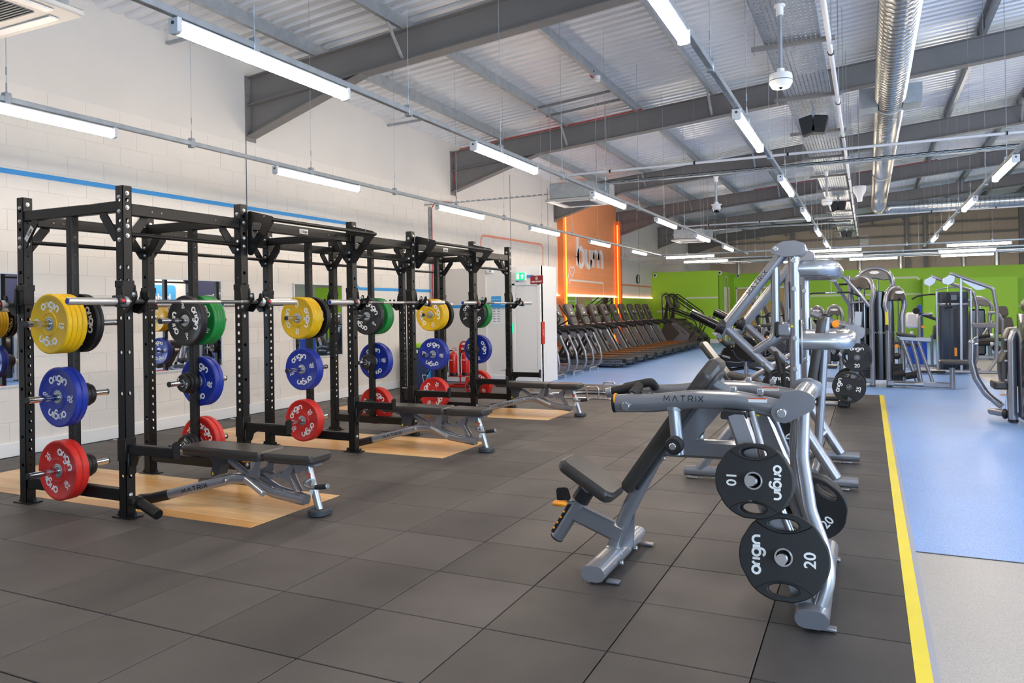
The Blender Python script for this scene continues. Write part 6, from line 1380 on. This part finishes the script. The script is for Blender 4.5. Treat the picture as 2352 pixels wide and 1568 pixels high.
pl = A('pulley_plate', MB().prism(roundpoly([(-.64, 1.9), (-.5, 1.86), (-.48, 2.0), (-.58, 2.06), (-.65, 2.0)], .04), (0, 14.97, 0), (1, 0, 0), (0, 0, 1), .08, .008), 'silver'); A('cable', MB().tube([(-.6, 14.97, 1.95), (-.6, 14.97, 1.7)], .006, 6), 'zinc', pl)
lb = A('lat_bar', MB().tube([(-1.05, 14.97, 1.6), (-.95, 14.97, 1.685), (-.7, 14.97, 1.69), (-.3, 14.97, 1.69), (-.12, 14.97, 1.61)], .016, 12, fil=.1), 'black_plastic'); A('bar_collar', MB().cyl((-.7, 14.97, 1.69), (-.5, 14.97, 1.69), .019, 12), 'chrome', lb)
A('high_bar', MB().tube([(-.5, 15.5, 1.85), (-.2, 15.5, 1.85)], .02, 10), 'black_plastic')
A('thigh_seat', MB().prism(roundpoly([(-.2, -.15), (.2, -.15), (.2, .15), (-.2, .15)], .04), (-.72, 15.0, .34), (1, 0, 0), (0, 1, 0), .06, .014), 'vinyl'); A('seat_stem', MB().tube([(-.74, 15.0, 0), (-.74, 15.0, .32)], .035, 12), 'silver'); A('seat_rail', MB().rect([(-.74, 15.0, .1), (.05, 15.0, .1)], .06, .08, .01), 'silver'); A('roller_stem', MB().tube([(-.5, 15.0, .1), (-.42, 15.0, .5), (-.5, 15.0, .58)], .028, 10, fil=.06), 'silver')
# row / dip side on the right of the towers
A('base_beam', MB().rect([(.3, 14.98, .07), (1.29, 14.98, .05)], .08, .09, .012), 'silver'); A('base_stub', MB().tube([(.4, 14.93, .06), (.85, 14.93, .06)], .036, 12), 'silver_light')
for pts in ([(.45, 15.0, .9), (.53, 15.0, .86), (.76, 14.98, .09)], [(.68, 15.0, .84), (.76, 15.0, .5), (.82, 14.98, .09)], [(.78, 15.0, .82), (1.0, 14.98, .09)]): A('inclined_tube', MB().tube(pts, .028 if len(pts) < 3 else .034, 12, fil=.12), 'silver')
A('dip_arm', MB().rect([(.5, 15.0, .86), (.98, 15.0, .83)], .07, .08, .012), 'silver'); A('arm_pad', MB().prism(roundpoly([(-.16, -.05), (.16, -.05), (.16, .05), (-.16, .05)], .03), (.6, 14.96, .92), (1, 0, -.15), (0, 1, 0), .05, .01), 'vinyl')
for (x, z) in ((.47, .32), (.66, .3)): A('ankle_roller', MB().cyl((x - .09, 14.85, z - .1), (x + .09, 14.85, z - .06), .06, 16, bev=.012), 'foam_grip')
A('stack_pin', MB().cyl((.45, 14.99, .72), (.45, 14.95, .72), .035, 14, bev=.006), 'orange_accent'); A('counter_ball', MB().sphere((.45, 14.9, .55), .06, 12, 8), 'black_plastic')
A('stool_post', MB().tube([(1.29, 14.95, 0), (1.29, 14.95, .36)], .042, 14), 'silver'); A('stool_seat', MB().prism(roundpoly([(-.27, -.17), (.27, -.17), (.27, .17), (-.27, .17)], .07, 5), (1.36, 14.95, .45), (1, 0, 0), (0, 1, 0), .075, .018), 'vinyl'); A('stool_ring', MB().cyl((1.29, 14.95, .36), (1.29, 14.95, .4), .055, 14), 'black_plastic'); A('stool_stem', MB().cyl((1.29, 14.95, .38), (1.29, 14.95, .43), .03, 12), 'chrome')
A('instruction_card', MB().box((.3, 14.95, 1.2), (.05, .006, .34)), 'warn_yellow'); A('instruction_card', MB().box((.3, 14.948, 1.05), (.05, .006, .1)), 'black_plastic')
A('water_bottle_cage', MB().box((-.02, 14.95, .98), (.06, .04, .12), .01), 'black_plastic')
# ---- dual cable machine with blue shroud
t, A = mk('cable_machine', 'tall dark blue and silver dual cable machine with lat bar', (1.7, 18.3, -.012))
s = A('stack_shroud', MB().prism(roundpoly([(-.26, -.2), (.26, -.2), (.26, .2), (-.26, .2)], .06), (1.62, 18.35, .76), (1, 0, 0), (0, 1, 0), 1.34, .01), 'shroud_blue'); A('shroud_slot', MB().box((1.64, 18.148, .85), (.07, .006, 1.0)), 'black_plastic', s); A('slot_trim', MB().box((1.535, 18.147, .85), (.02, .006, 1.1)), 'foot_grey', s); A('weight_label', MB().box((1.64, 18.143, .45), (.05, .004, .18)), 'orange_accent', s)
A('header_box', MB().prism(roundpoly([(-.27, -.2), (.27, -.2), (.27, .2), (-.27, .2)], .06), (1.62, 18.35, 1.58), (1, 0, 0), (0, 1, 0), .24, .01), 'shroud_blue'); A('header_band', MB().prism(roundpoly([(-.28, -.21), (.28, -.21), (.28, .21), (-.28, .21)], .06), (1.62, 18.35, 1.44), (1, 0, 0), (0, 1, 0), .05, .006), 'silver'); A('header_screen', MB().box((1.62, 18.14, 1.58), (.1, .01, .1)), 'screen_dark'); A('top_hoop', MB().tube([(1.3, 18.2, 1.74), (1.45, 18.12, 1.78), (1.62, 18.1, 1.79), (1.8, 18.12, 1.78), (1.95, 18.2, 1.74)], .014, 8), 'silver_light')
for x in (1.31, 1.93): A('side_post', MB().rect([(x, 18.2, 0), (x, 18.2, 1.72)], .04, .05, .008), 'silver')
A('front_post', MB().rect([(1.72, 18.0, .05), (1.74, 18.0, 2.0)], .05, .05, .008), 'silver')
A('top_tube', MB().tube([(1.55, 18.0, 2.08), (2.3, 18.0, 1.75), (2.36, 18.0, 1.3), (2.33, 18.0, .3), (2.18, 18.0, .06)], .036, 12, fil=.1), 'silver'); A('top_tube', MB().tube([(1.25, 18.6, 2.05), (2.02, 18.6, 1.7), (2.08, 18.6, 1.4), (2.06, 18.6, .3), (1.98, 18.6, .06)], .036, 12, fil=.1), 'silver')
gl = [roundpoly([(1.72, 1.97), (1.78, 1.9), (2.02, 1.72), (2.16, 1.74), (2.18, 1.8)], .02)]; A('gusset_plate', MB().prism(gl[0], (0, 18.02, 0), (1, 0, 0), (0, 0, 1), .012), 'silver')
for (x, y) in ((1.2, 18.6), (1.5, 18.0)):
    p = A('pulley_plate', MB().prism(roundpoly([(x - .1, 1.88), (x + .02, 1.83), (x + .12, 1.9), (x + .14, 2.02), (x + .04, 2.05), (x - .08, 1.98)], .03), (0, y, 0), (1, 0, 0), (0, 0, 1), .06, .006), 'silver'); A('cable', MB().tube([(x, y - .03, 1.86), (x, y - .03, 1.68)], .006, 6), 'zinc', p)
A('lat_bar', MB().tube([(.86, 18.5, 1.56), (.98, 18.5, 1.63), (1.2, 18.55, 1.66), (1.42, 18.6, 1.66)], .018, 10, fil=.08), 'black_plastic'); A('tricep_rope', MB().tube([(1.47, 17.97, 1.4), (1.48, 17.97, 1.68), (1.52, 17.97, 1.68), (1.54, 17.97, 1.4)], .016, 8, fil=.02), 'cable_black')
for (x, z) in ((1.47, 1.38), (1.54, 1.39)): A('rope_end', MB().sphere((x, 17.97, z), .034, 10, 6), 'black_plastic')
A('base_frame', MB().tube([(.85, 18.0, .05), (2.36, 18.0, .05)], .036, 10), 'silver'); A('base_frame', MB().tube([(1.0, 18.6, .05), (2.12, 18.6, .05)], .036, 10), 'silver'); A('base_mat', MB().box((1.12, 18.05, .04), (.62, .2, .06), .01), 'black_plastic'); A('cross_handle', MB().rect([(1.95, 18.1, 1.0), (2.34, 18.0, 1.0)], .06, .1, .012), 'silver')
# ---- machine at the right edge
t, A = mk('pec_machine', 'black and silver chest machine with curved arm cut off at the right edge', (1.6, 11.2, -.012))
A('column', MB().tube([(1.59, 11.0, 0), (1.59, 11.0, 1.0), (1.62, 11.0, 1.1), (1.7, 11.0, 1.14)], .047, 16, fil=.08), 'silver_light'); A('column_foot', MB().cyl((1.59, 11.0, 0), (1.59, 11.0, .03), .056, 16), 'black_plastic')
ar = A('curved_arm', MB().tube([(1.215, 11.4, .95), (1.205, 11.4, .7), (1.25, 11.4, .49), (1.36, 11.4, .29), (1.53, 11.35, .14)], .042, 14, fil=.2), 'silver'); A('arm_cap', MB().sphere((1.215, 11.4, .95), .046, 14, 8), 'silver_light', ar)
h = A('handle_tube', MB().tube([(1.215, 11.4, .95), (1.25, 11.36, 1.02), (1.44, 11.36, 1.045)], .016, 10, fil=.05), 'silver_light', ar); A('hand_grip', MB().cyl((1.28, 11.36, 1.025), (1.41, 11.36, 1.042), .024, 14, bev=.003), 'foam_grip', h); A('grip_cap', MB().cyl((1.41, 11.36, 1.042), (1.44, 11.36, 1.045), .025, 14), 'white_gloss', h)
h = A('handle_tube', MB().tube([(1.215, 11.38, .93), (1.43, 11.38, .935)], .016, 10), 'silver_light', ar); A('hand_grip', MB().cyl((1.28, 11.38, .931), (1.41, 11.38, .934), .024, 14, bev=.003), 'foam_grip', h); A('grip_cap', MB().cyl((1.41, 11.38, .934), (1.44, 11.38, .935), .025, 14), 'white_gloss', h)
A('base_tube', MB().tube([(1.4, 11.35, .08), (1.62, 11.0, .08)], .045, 12), 'silver'); A('pulley_ball', MB().sphere((1.52, 11.1, .08), .065, 12, 8, (.6, 1, 1)), 'black_plastic'); A('cable', MB().tube([(1.32, 11.4, .37), (1.52, 11.1, .1), (1.56, 11.1, .6)], .006, 6), 'zinc')
bp = roundpoly([(-.1, 0), (.14, 0), (.14, .72), (.1, .74), (-.02, .72), (-.07, .6), (-.07, .45), (-.12, .3), (-.12, .18)], .04, 4)
A('back_pad', MB().prism(bp, (1.6, 11.25, .42), (1, 0, 0), (0, 0, 1), .3, .03), 'vinyl'); A('seat_pad', MB().prism(roundpoly([(-.12, -.17), (.12, -.17), (.12, .17), (-.12, .17)], .04), (1.52, 11.25, .43), (1, 0, 0), (0, 1, 0), .1, .02), 'vinyl'); A('seat_stem', MB().cyl((1.6, 11.25, 0), (1.6, 11.25, .42), .035, 12), 'silver')
for z in (1.0, .86, .74, .5): A('pad_bracket', MB().box((1.54, 11.06, z), (.05, .04, .03), .01), 'silver')
A('pull_pin', MB().box((1.5, 11.08, .32), (.06, .03, .014), .005), 'orange_accent')
s = A('stack_shroud', MB().prism(roundpoly([(0, -.3), (.5, -.3), (.5, .3), (0, .3)], .1), (1.63, 10.7, .7), (1, 0, 0), (0, 1, 0), 1.26, .012), 'shroud_black'); A('logo_oval', strokes([circ(.05, 20, rx=.1) + [circ(.05, 20, rx=.1)[0]]], .008, 'light_body', frame((1.75, 10.398, .6), (1, 0, 0), (0, 0, 1))), None, s); A('hood', MB().sphere((1.85, 10.75, 1.42), .2, 16, 10, (1, 1, .8)), 'bronze_shroud')
# ---- dispenser and more machines farther back
t = thing('wipe_dispenser', 'blue and white cleaning station with paper roll dispenser', 'dispenser', (1.0, 20.45, -.012))
put('bin', MB().box((.04, 0, .3), (.42, .34, .6), .02), mat('dispenser_blue', '#1c4fb8', .4), t); put('backboard', MB().box((.12, .02, 1.0), (.1, .06, .9), .006), 'dispenser_blue', t); put('paper_dispenser', MB().box((-.05, -.04, 1.08), (.27, .24, .38), .05), 'white_plastic', t); put('spray_bottle', MB().cyl((-.06, -.02, .6), (-.06, -.02, .82), .04, 14, bev=.01), 'paper', t); put('info_strip', MB().box((.07, -.015, 1.32), (.04, .004, .2)), 'print_grey', t)
t, A = mk('leg_curl_machine', 'dark seated machine with pads left of the blue cable machine', (1.1, 19.3, -.012))
A('upright', MB().rect([(1.28, 19.3, 0), (1.28, 19.3, .75)], .06, .07, .01), 'silver'); A('frame', MB().tube([(1.05, 19.3, .5), (1.05, 19.3, 1.22), (1.3, 19.3, 1.22)], .036, 12, fil=.08), 'silver'); A('seat_pad', MB().prism(roundpoly([(-.16, -.2), (.16, -.2), (.16, .2), (-.16, .2)], .06), (1.36, 19.3, .82), (.1, 0, 1), (0, 1, 0), .1, .02), 'vinyl'); A('thigh_pad', MB().cyl((.98, 19.15, 1.3), (.98, 19.45, 1.3), .07, 14, bev=.01), 'foam_grip'); A('lever', MB().tube([(1.05, 19.3, 1.24), (1.4, 19.3, 1.1), (1.45, 19.3, .9)], .036, 12, fil=.1), 'dark_grey_plastic'); A('base_beam', MB().rect([(.5, 19.3, .06), (1.7, 19.3, .06)], .08, .08, .01), 'silver'); A('bench_board', MB().box((.75, 19.3, .55), (.6, .24, .07), .02, Matrix.Rotation(.1, 3, 'Y')), 'black_plastic'); A('adjust_knob', MB().cyl((1.1, 19.1, .95), (1.1, 19.05, .95), .035, 12), 'orange_accent')
t, A = mk('shoulder_machine', 'dark hooped shoulder machine behind the blue cable machine', (2.7, 23.0, -.012))
c_, d_, n_ = tower(A, 2.35, 2.85, 23.0, 23.0, 1.6, False); A('stack_shroud', MB().box((2.58, 23.1, .7), (.36, .3, 1.2), .04), 'shroud_black'); A('side_hoop', MB().tube([(2.8, 22.9, 1.2), (3.02, 22.9, 1.2), (3.12, 22.9, 1.0), (3.12, 22.9, .05)], .036, 12, fil=.12), 'silver'); A('link_tube', MB().tube([(2.9, 22.9, 1.0), (2.5, 22.9, .3)], .036, 12), 'silver'); A('seat_pad', MB().box((2.75, 22.8, .5), (.4, .4, .09), .03), 'vinyl'); A('counterweight', MB().sphere((2.95, 22.7, .3), .1, 12, 8), 'black_plastic'); A('base_beam', MB().rect([(2.2, 22.9, .06), (3.2, 22.9, .06)], .1, .09, .01), 'silver')
t, A = mk('seated_machine', 'black seated machine with tall headrest near the right edge', (3.2, 23.8, -.012))
A('back_pad', MB().prism(roundpoly([(-.24, 0), (.24, 0), (.18, .45), (-.18, .45)], .06), (3.28, 23.8, .62), (1, 0, 0), (-.0, .2, 1), .12, .02), 'vinyl'); A('head_pad', MB().prism(roundpoly([(-.14, 0), (.14, 0), (.12, .28), (-.12, .28)], .08), (3.25, 23.85, 1.08), (1, 0, 0), (0, .2, 1), .12, .02), 'vinyl'); A('seat_pad', MB().box((3.25, 23.6, .5), (.46, .44, .1), .03), 'vinyl'); A('seat_post', MB().tube([(3.25, 23.7, 0), (3.25, 23.7, .48)], .05, 12), 'silver'); A('base_beam', MB().rect([(2.9, 23.7, .06), (3.6, 23.7, .06)], .1, .09, .01), 'silver')
for i, (x, y) in enumerate(((-1.14, 20.1), (-.74, 20.0))):
    t, A = mk('selector_machine', '%s of two hooded weight stack machines seen between press and multi gym' % ['left', 'right'][i], (x, y, -.012)); tower(A, x - .13, x + .13, y, y, 1.42 + .02 * i); A('stack_shroud', MB().box((x, y + .08, .6), (.22, .24, 1.0), .03), 'shroud_black'); A('base_beam', MB().rect([(x, y - .3, .06), (x, y + .3, .06)], .1, .09, .01), 'silver')
t, A = mk('rowing_bench', 'low black bench machine on the blue floor behind the press arms', (-1.6, 15.9, -.012)); A('rail', MB().rect([(-2.3, 15.9, .3), (-1.0, 15.9, .22)], .08, .09, .01), 'dark_grey_plastic'); A('seat', MB().box((-1.75, 15.9, .4), (.34, .3, .08), .03), 'vinyl'); A('front_foot', MB().tube([(-2.25, 15.6, .05), (-2.25, 16.2, .05)], .04, 12), 'silver'); A('rear_foot', MB().tube([(-1.05, 15.65, .05), (-1.05, 16.15, .05)], .04, 12), 'silver'); A('front_stem', MB().tube([(-2.25, 15.9, .05), (-2.25, 15.9, .75)], .045, 12), 'silver'); A('rear_stem', MB().tube([(-1.05, 15.9, .05), (-1.05, 15.9, .22)], .035, 12), 'silver'); A('flywheel', MB().cyl((-2.25, 15.8, .6), (-2.25, 16.0, .6), .25, 24, bev=.03), 'shroud_black')
t = thing('wall_speaker_box', 'white box fixed on the green wall at the right edge', 'box', (4.55, 34.6, 2.0)); put('body', MB().box((0, 0, 0), (.25, .25, .45), .03), 'white_plastic', t); put('panel_line', MB().box((0, -.127, 0), (.2, .004, .006)), 'print_grey', t)
# small joined details that are too fine to pick apart
for o in bpy.data.objects:
    if o.type == 'MESH' and o.parent and o.name.split('.')[0] in ('lettering', 'hole_rims', 'knurling', 'bolts', 'splice_plates', 'print_lines', 'adjust_marks', 'grip_edge', 'litter_figure', 'hands', 'tray', 'grille', 'tray_section'): o['kind'] = 'stuff'
